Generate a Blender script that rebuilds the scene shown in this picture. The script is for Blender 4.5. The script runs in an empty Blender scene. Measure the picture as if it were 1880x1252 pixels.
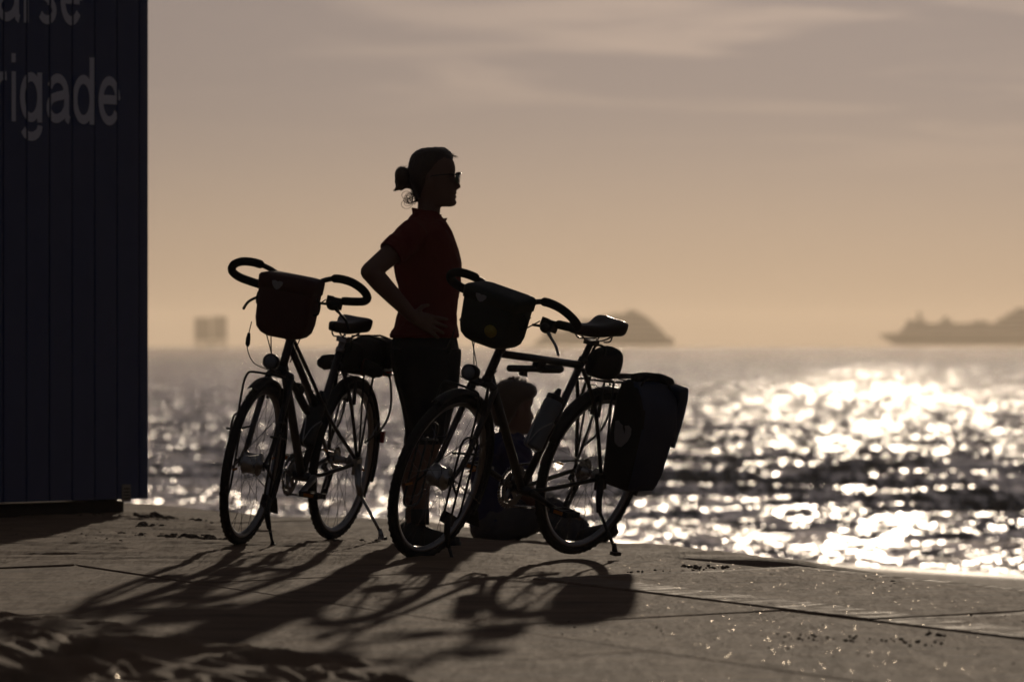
import bpy, bmesh, math, random
import numpy as np
from mathutils import Vector, Matrix, Euler, noise as mnoise

random.seed(7)
SC = bpy.context.scene
COL = SC.collection
R = math.radians

# ------------------------------------------------------------------ camera
CAM_H = 0.866          # camera height over the paving
FPX = 14600.0          # focal length in pixels of the 1880 px wide photograph
cam_d = bpy.data.cameras.new('camera')
cam = bpy.data.objects.new('camera', cam_d)
COL.objects.link(cam)
cam_d.sensor_width = 36.0
cam_d.lens = FPX / 1880.0 * 36.0
cam_d.clip_start = 0.5
cam_d.clip_end = 30000.0
cam.location = (0, 0, CAM_H)
cam.rotation_euler = (R(90) + 7.0 / FPX, 0, 0)
cam_d.dof.use_dof = True
cam_d.dof.focus_distance = 31.0
cam_d.dof.aperture_fstop = 7.6
SC.camera = cam

# ------------------------------------------------------------------ world and sun
SUN_EL, SUN_AZ = R(5.2), R(2.7)
world = bpy.data.worlds.new('World')
SC.world = world
world.use_nodes = True
wn, wl = world.node_tree.nodes, world.node_tree.links
wn.clear()
def wnode(t, **kw):
    n = wn.new(t)
    for k, v in kw.items():
        setattr(n, k, v)
    return n
w_out = wnode('ShaderNodeOutputWorld')
w_bg = wnode('ShaderNodeBackground')
sky = wnode('ShaderNodeTexSky', sky_type='NISHITA', sun_disc=False, sun_elevation=SUN_EL, sun_rotation=SUN_AZ,
            altitude=0.0, air_density=0.32, dust_density=1.8, ozone_density=1.0)
w_bg.inputs['Strength'].default_value = 0.0036
# thin layered evening cloud: streaks along the horizon in the direction vector
w_tc = wnode('ShaderNodeTexCoord')
w_sep = wnode('ShaderNodeSeparateXYZ')
wl.new(w_tc.outputs['Generated'], w_sep.inputs[0])
w_map = wnode('ShaderNodeMapping')
w_map.inputs['Scale'].default_value = (20.0, 20.0, 210.0)
w_map.inputs['Rotation'].default_value = (0, R(-3.0), 0)
wl.new(w_tc.outputs['Generated'], w_map.inputs[0])
w_no = wnode('ShaderNodeTexNoise')
w_no.inputs['Scale'].default_value = 1.0
w_no.inputs['Detail'].default_value = 5.0
w_no.inputs['Roughness'].default_value = 0.5
w_no.inputs['Distortion'].default_value = 0.7
wl.new(w_map.outputs[0], w_no.inputs['Vector'])
w_r1 = wnode('ShaderNodeMapRange')
w_r1.interpolation_type = 'SMOOTHSTEP'
w_r1.inputs['From Min'].default_value = 0.46
w_r1.inputs['From Max'].default_value = 0.72
wl.new(w_no.outputs['Fac'], w_r1.inputs['Value'])
# clouds only above the hazy band over the sea
w_r2 = wnode('ShaderNodeMapRange')
w_r2.interpolation_type = 'SMOOTHSTEP'
w_r2.inputs['From Min'].default_value = 0.018
w_r2.inputs['From Max'].default_value = 0.042
wl.new(w_sep.outputs['Z'], w_r2.inputs['Value'])
w_mul = wnode('ShaderNodeMath', operation='MULTIPLY')
wl.new(w_r1.outputs[0], w_mul.inputs[0])
# the bank of streaks is thicker to the right, below the sun
w_r4 = wnode('ShaderNodeMapRange')
w_r4.interpolation_type = 'SMOOTHSTEP'
w_r4.inputs['From Min'].default_value = -0.05
w_r4.inputs['From Max'].default_value = 0.035
w_r4.inputs['To Min'].default_value = 0.25
wl.new(w_sep.outputs['X'], w_r4.inputs['Value'])
w_m2 = wnode('ShaderNodeMath', operation='MULTIPLY')
wl.new(w_r2.outputs[0], w_m2.inputs[0])
wl.new(w_r4.outputs[0], w_m2.inputs[1])
wl.new(w_m2.outputs[0], w_mul.inputs[1])
# grey veil of cloud over the clear sky, brighter streaks in it
w_veil = wnode('ShaderNodeMix', data_type='RGBA', blend_type='MULTIPLY')
w_veil.inputs['B'].default_value = (0.605, 0.65, 0.785, 1)
w_r3 = wnode('ShaderNodeMapRange')
w_r3.interpolation_type = 'SMOOTHSTEP'
w_r3.inputs['From Min'].default_value = 0.0
w_r3.inputs['From Max'].default_value = 0.034
wl.new(w_sep.outputs['Z'], w_r3.inputs['Value'])
wl.new(w_r3.outputs[0], w_veil.inputs['Factor'])
w_tint = wnode('ShaderNodeMix', data_type='RGBA', blend_type='MULTIPLY')
w_tint.inputs['Factor'].default_value = 1.0
w_tint.inputs['B'].default_value = (1.18, 1.07, 1.09, 1)
wl.new(sky.outputs[0], w_tint.inputs['A'])
wl.new(w_tint.outputs['Result'], w_veil.inputs['A'])
w_str = wnode('ShaderNodeMix', data_type='RGBA', blend_type='MULTIPLY')
w_str.inputs['B'].default_value = (1.62, 1.55, 1.42, 1)
wl.new(w_mul.outputs[0], w_str.inputs['Factor'])
wl.new(w_veil.outputs['Result'], w_str.inputs['A'])
wl.new(w_str.outputs['Result'], w_bg.inputs['Color'])
# the thin even veil of high cloud that covers the whole sky
w_bg2 = wnode('ShaderNodeBackground')
w_bg2.inputs['Color'].default_value = (0.95, 0.92, 1.0, 1)
w_bg2.inputs['Strength'].default_value = 0.034
w_add = wnode('ShaderNodeAddShader')
wl.new(w_bg.outputs[0], w_add.inputs[0])
wl.new(w_bg2.outputs[0], w_add.inputs[1])
wl.new(w_add.outputs[0], w_out.inputs['Surface'])

sun_d = bpy.data.lights.new('sun', 'SUN')
sun = bpy.data.objects.new('sun', sun_d)
COL.objects.link(sun)
sun_d.energy = 1.45
sun_d.angle = R(0.40)
sun_d.color = (1.0, 0.82, 0.62)
sdir = Vector((math.sin(SUN_AZ) * math.cos(SUN_EL), math.cos(SUN_AZ) * math.cos(SUN_EL), math.sin(SUN_EL)))
sun.rotation_euler = sdir.to_track_quat('Z', 'Y').to_euler()

SC.view_settings.view_transform = 'Standard'
SC.view_settings.look = 'None'
SC.view_settings.exposure = 0.0
SC.view_settings.gamma = 1.0
SC.view_settings.use_curve_mapping = False
SC.render.engine = 'CYCLES'
SC.cycles.use_denoising = True
SC.cycles.sample_clamp_direct = 26.0
SC.cycles.sample_clamp_indirect = 4.0
SC.cycles.max_bounces = 6
SC.cycles.volume_bounces = 0
SC.cycles.caustics_reflective = False
SC.cycles.caustics_refractive = False

# ------------------------------------------------------------------ helpers
def P(px, py, d):
    """the place that lies d metres away on the line of sight of a photograph pixel"""
    return Vector(((px - 940.0) / FPX * d, d, CAM_H + (633.0 - py) / FPX * d))

def tag(o, label=None, cat=None, group=None, kind=None):
    if label: o['label'] = label
    if cat: o['category'] = cat
    if group: o['group'] = group
    if kind: o['kind'] = kind
    return o

def thing(name, label, cat, mat4=None, group=None):
    o = bpy.data.objects.new(name, None)
    COL.objects.link(o)
    o.empty_display_size = 0.1
    if mat4 is not None:
        o.matrix_world = mat4
    return tag(o, label, cat, group)

class MB:
    """collects shapes into one mesh"""
    def __init__(self):
        self.v, self.f, self.s = [], [], []
    def add(self, vs, fs, smooth=True):
        b = len(self.v)
        self.v.extend([tuple(p) for p in vs])
        self.f.extend([tuple(i + b for i in f) for f in fs])
        self.s.extend([smooth] * len(fs))
        return self
    def box(self, c, size, rot=None, taper=1.0):
        hx, hy, hz = size[0] / 2, size[1] / 2, size[2] / 2
        pts = []
        for z, k in ((-hz, 1.0), (hz, taper)):
            for x, y in ((-hx, -hy), (hx, -hy), (hx, hy), (-hx, hy)):
                pts.append(Vector((x * k, y * k, z)))
        if rot is not None:
            m = rot if isinstance(rot, Matrix) else Euler(rot).to_matrix()
            pts = [m @ p for p in pts]
        c = Vector(c)
        return self.add([p + c for p in pts], [(0, 3, 2, 1), (4, 5, 6, 7), (0, 1, 5, 4), (1, 2, 6, 5), (2, 3, 7, 6), (3, 0, 4, 7)], False)
    def tube(self, pts, rad, n=10, caps=True, closed=False, flat=None, round_ends=False):
        pts = [Vector(p) for p in pts]
        rads = list(rad) if isinstance(rad, (list, tuple)) else [rad] * len(pts)
        if round_ends and not closed:
            a = (pts[0] - pts[1]).normalized(); b = (pts[-1] - pts[-2]).normalized()
            r0, r1 = rads[0], rads[-1]
            P0 = [pts[0] + a * r0 * k for k in (0.97, 0.75, 0.4)]; Q0 = [r0 * k for k in (0.25, 0.66, 0.92)]
            P1 = [pts[-1] + b * r1 * k for k in (0.4, 0.75, 0.97)]; Q1 = [r1 * k for k in (0.92, 0.66, 0.25)]
            pts = P0 + pts + P1; rads = Q0 + rads + Q1
        m = len(pts); vs, fs = [], []
        prev = None
        for i, p in enumerate(pts):
            if closed:
                t = pts[(i + 1) % m] - pts[i - 1]
            else:
                t = pts[min(i + 1, m - 1)] - pts[max(i - 1, 0)]
            t.normalize()
            if prev is None:
                ref = Vector((0, 0, 1)) if abs(t.z) < 0.9 else Vector((0, 1, 0))
                nrm = t.cross(ref).normalized()
            else:
                nrm = prev - t * prev.dot(t)
                nrm.normalize()
            prev = nrm
            bi = t.cross(nrm)
            for k in range(n):
                a = 2 * math.pi * k / n
                vs.append(p + (nrm * math.cos(a) + bi * math.sin(a)) * rads[i])
        for i in range(m if closed else m - 1):
            j = (i + 1) % m
            for k in range(n):
                k2 = (k + 1) % n
                fs.append((i * n + k, i * n + k2, j * n + k2, j * n + k))
        if caps and not closed:
            fs.append(tuple(range(n - 1, -1, -1)))
            fs.append(tuple((m - 1) * n + k for k in range(n)))
        return self.add(vs, fs)
    def rings(self, rings, caps=True, smooth=True, closed_u=False):
        """loft equal-length closed rings"""
        n = len(rings[0]); vs = [p for r in rings for p in r]; fs = []
        m = len(rings)
        for i in range(m if closed_u else m - 1):
            j = (i + 1) % m
            for k in range(n):
                k2 = (k + 1) % n
                fs.append((i * n + k, i * n + k2, j * n + k2, j * n + k))
        if caps and not closed_u:
            fs.append(tuple(range(n - 1, -1, -1)))
            fs.append(tuple((m - 1) * n + k for k in range(n)))
        return self.add(vs, fs, smooth)
    def lathe(self, prof, c, axis, n=24, closed=False, smooth=True):
        """prof: (radius, along axis)"""
        c = Vector(c); ax = Vector(axis).normalized()
        ref = Vector((0, 0, 1)) if abs(ax.z) < 0.9 else Vector((1, 0, 0))
        u = ax.cross(ref).normalized(); w = ax.cross(u)
        rings = []
        for k in range(n):
            a = 2 * math.pi * k / n
            d = u * math.cos(a) + w * math.sin(a)
            rings.append([c + d * r + ax * h for r, h in prof])
        m = len(prof); vs = [p for r in rings for p in r]; fs = []
        for k in range(n):
            k2 = (k + 1) % n
            for i in range(m if closed else m - 1):
                j = (i + 1) % m
                fs.append((k * m + i, k2 * m + i, k2 * m + j, k * m + j))
        if not closed:
            fs.append(tuple(k * m for k in range(n)))
            fs.append(tuple(k * m + m - 1 for k in range(n - 1, -1, -1)))
        return self.add(vs, fs, smooth)
    def ball(self, c, r, n=12, m=8):
        c = Vector(c)
        if not isinstance(r, (list, tuple)): r = (r, r, r)
        rings = []
        for i in range(m + 1):
            t = math.pi * (i + 0.02) / (m + 0.04)
            rings.append([c + Vector((r[0] * math.sin(t) * math.cos(2 * math.pi * k / n), r[1] * math.sin(t) * math.sin(2 * math.pi * k / n), -r[2] * math.cos(t))) for k in range(n)])
        return self.rings(rings)
    def prism(self, poly, y0, y1, axis='y', smooth=False):
        """poly of 2-D points extruded along an axis: 'y' -> (x,z), 'x' -> (y,z), 'z' -> (x,y)"""
        def mk(p, t):
            return {'y': (p[0], t, p[1]), 'x': (t, p[0], p[1]), 'z': (p[0], p[1], t)}[axis]
        n = len(poly)
        vs = [mk(p, y0) for p in poly] + [mk(p, y1) for p in poly]
        fs = [tuple(range(n)), tuple(range(2 * n - 1, n - 1, -1))]
        for k in range(n):
            k2 = (k + 1) % n
            fs.append((k, k2 + 0, k2 + n, k + n)[::-1])
        return self.add(vs, fs, smooth)
    def mesh(self, name, mat=None):
        me = bpy.data.meshes.new(name)
        me.from_pydata(self.v, [], self.f)
        me.polygons.foreach_set('use_smooth', self.s)
        if mat: me.materials.append(mat)
        bm = bmesh.new(); bm.from_mesh(me)
        bmesh.ops.recalc_face_normals(bm, faces=bm.faces)
        bm.to_mesh(me); bm.free()
        me.update()
        return me
    def build(self, name, mat, parent=None, label=None, bevel=0.0, subsurf=0, kind=None):
        o = bpy.data.objects.new(name, self.mesh(name, mat))
        COL.objects.link(o)
        if parent is not None: o.parent = parent
        if bevel:
            b = o.modifiers.new('bevel', 'BEVEL'); b.width = bevel; b.segments = 2; b.limit_method = 'ANGLE'; b.angle_limit = R(40)
        if subsurf:
            b = o.modifiers.new('subd', 'SUBSURF'); b.levels = subsurf; b.render_levels = subsurf
        if label: o['label'] = label
        if kind: o['kind'] = kind
        return o

def link_mesh(name, me, parent=None, mat4=None):
    o = bpy.data.objects.new(name, me)
    COL.objects.link(o)
    if parent is not None: o.parent = parent
    if mat4 is not None: o.matrix_basis = mat4
    return o

# ------------------------------------------------------------------ materials
def material(name, color, rough=0.6, metal=0.0, var=0.15, scale=40.0, bump=0.0, bscale=200.0, spec=0.5, coat=0.0, sheen=0.0):
    m = bpy.data.materials.new(name); m.use_nodes = True
    nt = m.node_tree; b = nt.nodes['Principled BSDF']
    b.inputs['Roughness'].default_value = rough
    b.inputs['Metallic'].default_value = metal
    b.inputs['Specular IOR Level'].default_value = spec
    b.inputs['Coat Weight'].default_value = coat
    b.inputs['Sheen Weight'].default_value = sheen
    tc = nt.nodes.new('ShaderNodeTexCoord')
    n = nt.nodes.new('ShaderNodeTexNoise'); n.inputs['Scale'].default_value = scale; n.inputs['Detail'].default_value = 4
    nt.links.new(tc.outputs['Object'], n.inputs['Vector'])
    mx = nt.nodes.new('ShaderNodeMix'); mx.data_type = 'RGBA'
    c = Vector(color[:3])
    mx.inputs['A'].default_value = (*(c * (1 - var)), 1)
    mx.inputs['B'].default_value = (*(c * (1 + var)), 1)
    nt.links.new(n.outputs['Fac'], mx.inputs['Factor'])
    nt.links.new(mx.outputs['Result'], b.inputs['Base Color'])
    if bump:
        n2 = nt.nodes.new('ShaderNodeTexNoise'); n2.inputs['Scale'].default_value = bscale; n2.inputs['Detail'].default_value = 3
        nt.links.new(tc.outputs['Object'], n2.inputs['Vector'])
        bp = nt.nodes.new('ShaderNodeBump'); bp.inputs['Strength'].default_value = 1.0; bp.inputs['Distance'].default_value = bump
        nt.links.new(n2.outputs['Fac'], bp.inputs['Height'])
        nt.links.new(bp.outputs[0], b.inputs['Normal'])
    return m
# ------------------------------------------------------------------ ground: beach, paving, sea
def grid_obj(name, xs, ys, zfun, mat, kind='structure'):
    """xs: (rows, cols) or 1-D arrays; zfun vectorised"""
    if xs.ndim == 1:
        X, Y = np.meshgrid(xs, ys)
    else:
        X, Y = xs, ys
    Z = zfun(X, Y)
    h, w = X.shape
    me = bpy.data.meshes.new(name)
    co = np.stack([X, Y, Z], -1).reshape(-1, 3).astype(np.float32)
    idx = np.arange(h * w).reshape(h, w)
    q = np.stack([idx[:-1, :-1], idx[:-1, 1:], idx[1:, 1:], idx[1:, :-1]], -1).reshape(-1, 4)
    me.vertices.add(len(co)); me.vertices.foreach_set('co', co.ravel())
    me.loops.add(q.size); me.loops.foreach_set('vertex_index', q.ravel().astype(np.int32))
    me.polygons.add(len(q)); me.polygons.foreach_set('loop_start', (np.arange(len(q)) * 4).astype(np.int32))
    me.polygons.foreach_set('loop_total', np.full(len(q), 4, np.int32))
    me.polygons.foreach_set('use_smooth', np.ones(len(q), bool))
    me.update(); me.validate()
    me.materials.append(mat)
    o = bpy.data.objects.new(name, me); COL.objects.link(o)
    if kind: o['kind'] = kind
    return o

def smooth(a, b, t):
    t = np.clip((t - a) / (b - a), 0, 1)
    return t * t * (3 - 2 * t)

rng = np.random.RandomState(3)
def vnoise(X, Y, freq, seed):
    """smooth value noise, vectorised"""
    r = np.random.RandomState(seed); T = r.rand(256, 256)
    x, y = X * freq + 1000, Y * freq + 1000
    xi, yi = np.floor(x).astype(int), np.floor(y).astype(int)
    fx, fy = x - xi, y - yi
    fx = fx * fx * (3 - 2 * fx); fy = fy * fy * (3 - 2 * fy)
    a = T[yi % 256, xi % 256]; b = T[yi % 256, (xi + 1) % 256]; c = T[(yi + 1) % 256, xi % 256]; d = T[(yi + 1) % 256, (xi + 1) % 256]
    return (a * (1 - fx) + b * fx) * (1 - fy) + (c * (1 - fx) + d * fx) * fy
def fbm(X, Y, freq, seed, octv=4, gain=0.5):
    s, a, t = 0, 1.0, 0
    for k in range(octv):
        s = s + a * vnoise(X, Y, freq * 2 ** k, seed + k); t += a; a *= gain
    return s / t

# --- sand material: grain, sparse glinting grains
def sand_mat(name, base, dark, wet=False, ribs=False, glint=True, grain_bump=0.0028, rough=0.88, spec=0.12):
    m = bpy.data.materials.new(name); m.use_nodes = True
    nt = m.node_tree; N = nt.nodes; L = nt.links; b = N['Principled BSDF']
    geo = N.new('ShaderNodeNewGeometry')
    def noise(scale, detail=4, vec=None):
        n = N.new('ShaderNodeTexNoise'); n.inputs['Scale'].default_value = scale; n.inputs['Detail'].default_value = detail
        L.new(vec if vec else geo.outputs['Position'], n.inputs['Vector']); return n
    n1 = noise(3.0, 6)
    mx = N.new('ShaderNodeMix'); mx.data_type = 'RGBA'
    mx.inputs['A'].default_value = (*dark, 1); mx.inputs['B'].default_value = (*base, 1)
    mr = N.new('ShaderNodeMapRange'); mr.inputs['From Min'].default_value = 0.3; mr.inputs['From Max'].default_value = 0.7
    L.new(n1.outputs['Fac'], mr.inputs['Value']); L.new(mr.outputs[0], mx.inputs['Factor'])
    n2 = noise(350.0, 2)
    mx2 = N.new('ShaderNodeMix'); mx2.data_type = 'RGBA'; mx2.blend_type = 'OVERLAY'; mx2.inputs['Factor'].default_value = 0.5
    L.new(mx.outputs['Result'], mx2.inputs['A']); L.new(n2.outputs['Fac'], mx2.inputs['B'])
    L.new(mx2.outputs['Result'], b.inputs['Base Color'])
    b.inputs['Roughness'].default_value = rough
    b.inputs['Specular IOR Level'].default_value = spec
    bp = N.new('ShaderNodeBump'); bp.inputs['Strength'].default_value = 1.0; bp.inputs['Distance'].default_value = grain_bump
    L.new(n2.outputs['Fac'], bp.inputs['Height'])
    last = bp
    if ribs:   # lines left by the broom, running along the short joints
        mp = N.new('ShaderNodeMapping'); mp.inputs['Rotation'].default_value = (0, 0, -math.atan2(0.83, 0.55))
        L.new(geo.outputs['Position'], mp.inputs['Vector'])
        mp2 = N.new('ShaderNodeMapping'); mp2.inputs['Scale'].default_value = (0.7, 30.0, 1.0)
        L.new(mp.outputs[0], mp2.inputs['Vector'])
        nr = noise(1.0, 5, mp2.outputs[0])
        bp2 = N.new('ShaderNodeBump'); bp2.inputs['Strength'].default_value = 1.0; bp2.inputs['Distance'].default_value = 0.007
        L.new(nr.outputs['Fac'], bp2.inputs['Height']); L.new(bp.outputs[0], bp2.inputs['Normal'])
        last = bp2
    # grain and streaks as facets of their own: they catch or lose the low sun
    def facet(sx, sy, k, prev, off):
        mp_ = N.new('ShaderNodeMapping'); mp_.inputs['Scale'].default_value = (sx, sy, sx); mp_.inputs['Location'].default_value = (off, off, off); mp_.inputs['Rotation'].default_value = (0, 0, -0.35)
        L.new(geo.outputs['Position'], mp_.inputs['Vector'])
        nf = noise(1.0, 3, mp_.outputs[0])
        sb_ = N.new('ShaderNodeVectorMath'); sb_.operation = 'SUBTRACT'; sb_.inputs[1].default_value = (0.5, 0.5, 0.5); L.new(nf.outputs['Color'], sb_.inputs[0])
        ml_ = N.new('ShaderNodeVectorMath'); ml_.operation = 'MULTIPLY'; ml_.inputs[1].default_value = (k, k, 0); L.new(sb_.outputs[0], ml_.inputs[0])
        ad_ = N.new('ShaderNodeVectorMath'); ad_.operation = 'ADD'; L.new(prev, ad_.inputs[0]); L.new(ml_.outputs[0], ad_.inputs[1])
        return ad_.outputs[0]
    v = facet(75.0, 5.0, 0.50, last.outputs[0], 3.0)
    v = facet(18.0, 1.6, 0.34, v, 11.0)
    nrm_ = N.new('ShaderNodeVectorMath'); nrm_.operation = 'NORMALIZE'; L.new(v, nrm_.inputs[0])
    L.new(nrm_.outputs[0], b.inputs['Normal'])
    if glint:
        vo = N.new('ShaderNodeTexVoronoi'); vo.inputs['Scale'].default_value = 62.0
        L.new(geo.outputs['Position'], vo.inputs['Vector'])
        sp = N.new('ShaderNodeSeparateColor'); L.new(vo.outputs['Color'], sp.inputs[0])
        th = N.new('ShaderNodeMath'); th.operation = 'GREATER_THAN'; th.inputs[1].default_value = 0.95
        L.new(sp.outputs[0], th.inputs[0])
        near = N.new('ShaderNodeMath'); near.operation = 'LESS_THAN'; near.inputs[1].default_value = 0.15
        L.new(vo.outputs['Distance'], near.inputs[0])
        mm = N.new('ShaderNodeMath'); mm.operation = 'MULTIPLY'; L.new(th.outputs[0], mm.inputs[0]); L.new(near.outputs[0], mm.inputs[1])
        pn = noise(0.9, 3)
        pr = N.new('ShaderNodeMapRange'); pr.inputs['From Min'].default_value = 0.40; pr.inputs['From Max'].default_value = 0.60
        L.new(pn.outputs['Fac'], pr.inputs['Value'])
        mm2 = N.new('ShaderNodeMath'); mm2.operation = 'MULTIPLY'; L.new(mm.outputs[0], mm2.inputs[0]); L.new(pr.outputs[0], mm2.inputs[1])
        gl = N.new('ShaderNodeBsdfGlossy'); gl.inputs['Roughness'].default_value = 0.22; gl.inputs['Color'].default_value = (0.6, 0.55, 0.48, 1)
        # a grain's own facet
        sub = N.new('ShaderNodeVectorMath'); sub.operation = 'SUBTRACT'; sub.inputs[1].default_value = (0.5, 0.5, 0.5)
        L.new(vo.outputs['Color'], sub.inputs[0])
        sc = N.new('ShaderNodeVectorMath'); sc.operation = 'SCALE'; sc.inputs['Scale'].default_value = 0.35
        L.new(sub.outputs[0], sc.inputs[0])
        ad = N.new('ShaderNodeVectorMath'); ad.operation = 'ADD'; ad.inputs[1].default_value = (0, -0.02, 1)
        L.new(sc.outputs[0], ad.inputs[0])
        nm = N.new('ShaderNodeVectorMath'); nm.operation = 'NORMALIZE'; L.new(ad.outputs[0], nm.inputs[0])
        L.new(nm.outputs[0], gl.inputs['Normal'])
        ms = N.new('ShaderNodeMixShader'); L.new(mm2.outputs[0], ms.inputs[0]); L.new(b.outputs[0], ms.inputs[1]); L.new(gl.outputs[0], ms.inputs[2])
        L.new(ms.outputs[0], N['Material Output'].inputs['Surface'])
    if wet:    # wetter, smoother and darker towards the water line (by height above the sea)
        sx = N.new('ShaderNodeSeparateXYZ'); L.new(geo.outputs['Position'], sx.inputs[0])
        wr = N.new('ShaderNodeMapRange'); wr.inputs['From Min'].default_value = -1.2; wr.inputs['From Max'].default_value = -1.42
        L.new(sx.outputs['Z'], wr.inputs['Value'])
        rr = N.new('ShaderNodeMapRange'); rr.inputs['To Min'].default_value = 0.85; rr.inputs['To Max'].default_value = 0.45
        L.new(wr.outputs[0], rr.inputs['Value']); L.new(rr.outputs[0], b.inputs['Roughness'])
        sr = N.new('ShaderNodeMapRange'); sr.inputs['To Min'].default_value = 0.25; sr.inputs['To Max'].default_value = 0.3
        L.new(wr.outputs[0], sr.inputs['Value']); L.new(sr.outputs[0], b.inputs['Specular IOR Level'])
    return m

M_beach = sand_mat('beach_sand', (0.28, 0.190, 0.128), (0.19, 0.130, 0.086), wet=True, glint=False)
M_drift = sand_mat('drift_sand', (0.36, 0.240, 0.156), (0.23, 0.154, 0.100))
M_slab = sand_mat('sandy_concrete', (0.32, 0.212, 0.140), (0.17, 0.114, 0.078), ribs=True)
M_border = sand_mat('trowelled_concrete', (0.31, 0.217, 0.15), (0.18, 0.126, 0.088), ribs=True, rough=0.74, spec=0.25)
_nt = M_border.node_tree; _N = _nt.nodes; _L = _nt.links
_g = _N.new('ShaderNodeNewGeometry'); _m = _N.new('ShaderNodeMapping'); _m.inputs['Rotation'].default_value = (0, 0, -math.atan2(0.83, 0.55)); _L.new(_g.outputs['Position'], _m.inputs['Vector'])
_m2 = _N.new('ShaderNodeMapping'); _m2.inputs['Scale'].default_value = (2.5, 14.0, 1.0); _L.new(_m.outputs[0], _m2.inputs['Vector'])
_n = _N.new('ShaderNodeTexNoise'); _n.inputs['Scale'].default_value = 1.0; _n.inputs['Detail'].default_value = 6; _L.new(_m2.outputs[0], _n.inputs['Vector'])
_r = _N.new('ShaderNodeMapRange'); _r.inputs['From Min'].default_value = 0.38; _r.inputs['From Max'].default_value = 0.62; _r.inputs['To Min'].default_value = 0.72; _r.inputs['To Max'].default_value = 0.95; _L.new(_n.outputs['Fac'], _r.inputs['Value'])
_L.new(_r.outputs[0], _N['Principled BSDF'].inputs['Roughness'])

# the paving's long joints run away to the upper left, the short ones at a slant to them
SLOPE = -0.24
def along(c, y):            # x of a long joint that passes x = c at y = 28
    return c + SLOPE * (y - 28.0)
BD = Vector((0.55, 0.83))   # direction of the short joints

def beach_z(X, Y):
    s = np.clip(X, -1, 6)
    sl = 0.0197 + 0.0014 * (s - 1.6)
    z = -0.22 - np.maximum(Y - 29.0, 0) * sl
    # behind the hut and to the left the sand lies higher, near the camera level
    z = z + 0.0 * X
    edge = along(1.85, Y)                                   # seaward edge of the paving
    z = z + (fbm(X, Y, 1.3, 11, 4) - 0.5) * 0.10 * (1 - smooth(45, 70, Y)) + (fbm(X, Y, 0.15, 31, 3) - 0.5) * 0.12
    # a bank of sand lies against the seaward edge of the paving
    s_ = X - edge
    bank = -0.052 - 0.34 * smooth(0.7, 2.6, s_) - 0.40 * smooth(34.5, 32.5, Y) - 4.0 * smooth(42, 52, Y) - 3.0 * smooth(2.0, 6.0, s_) - 0.06 * smooth(0.1, -0.1, s_)
    bank = bank + (fbm(X, Y, 2.2, 131, 4) - 0.5) * 0.05
    return np.maximum(np.maximum(z, bank), -3.0)

xs = np.concatenate([np.linspace(-400, -20, 20)[:-1], np.linspace(-20, -4, 40)[:-1], np.linspace(-4, 5, 120)[:-1], np.linspace(5, 20, 40)[:-1], np.linspace(20, 400, 20)])
ys = np.concatenate([np.linspace(-60, 18, 20)[:-1], np.linspace(18, 48, 220)[:-1], np.linspace(48, 115, 140)[:-1], np.linspace(115, 300, 20)])
grid_obj('beach', xs, ys, lambda X, Y: beach_z(X, Y), M_beach)

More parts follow.
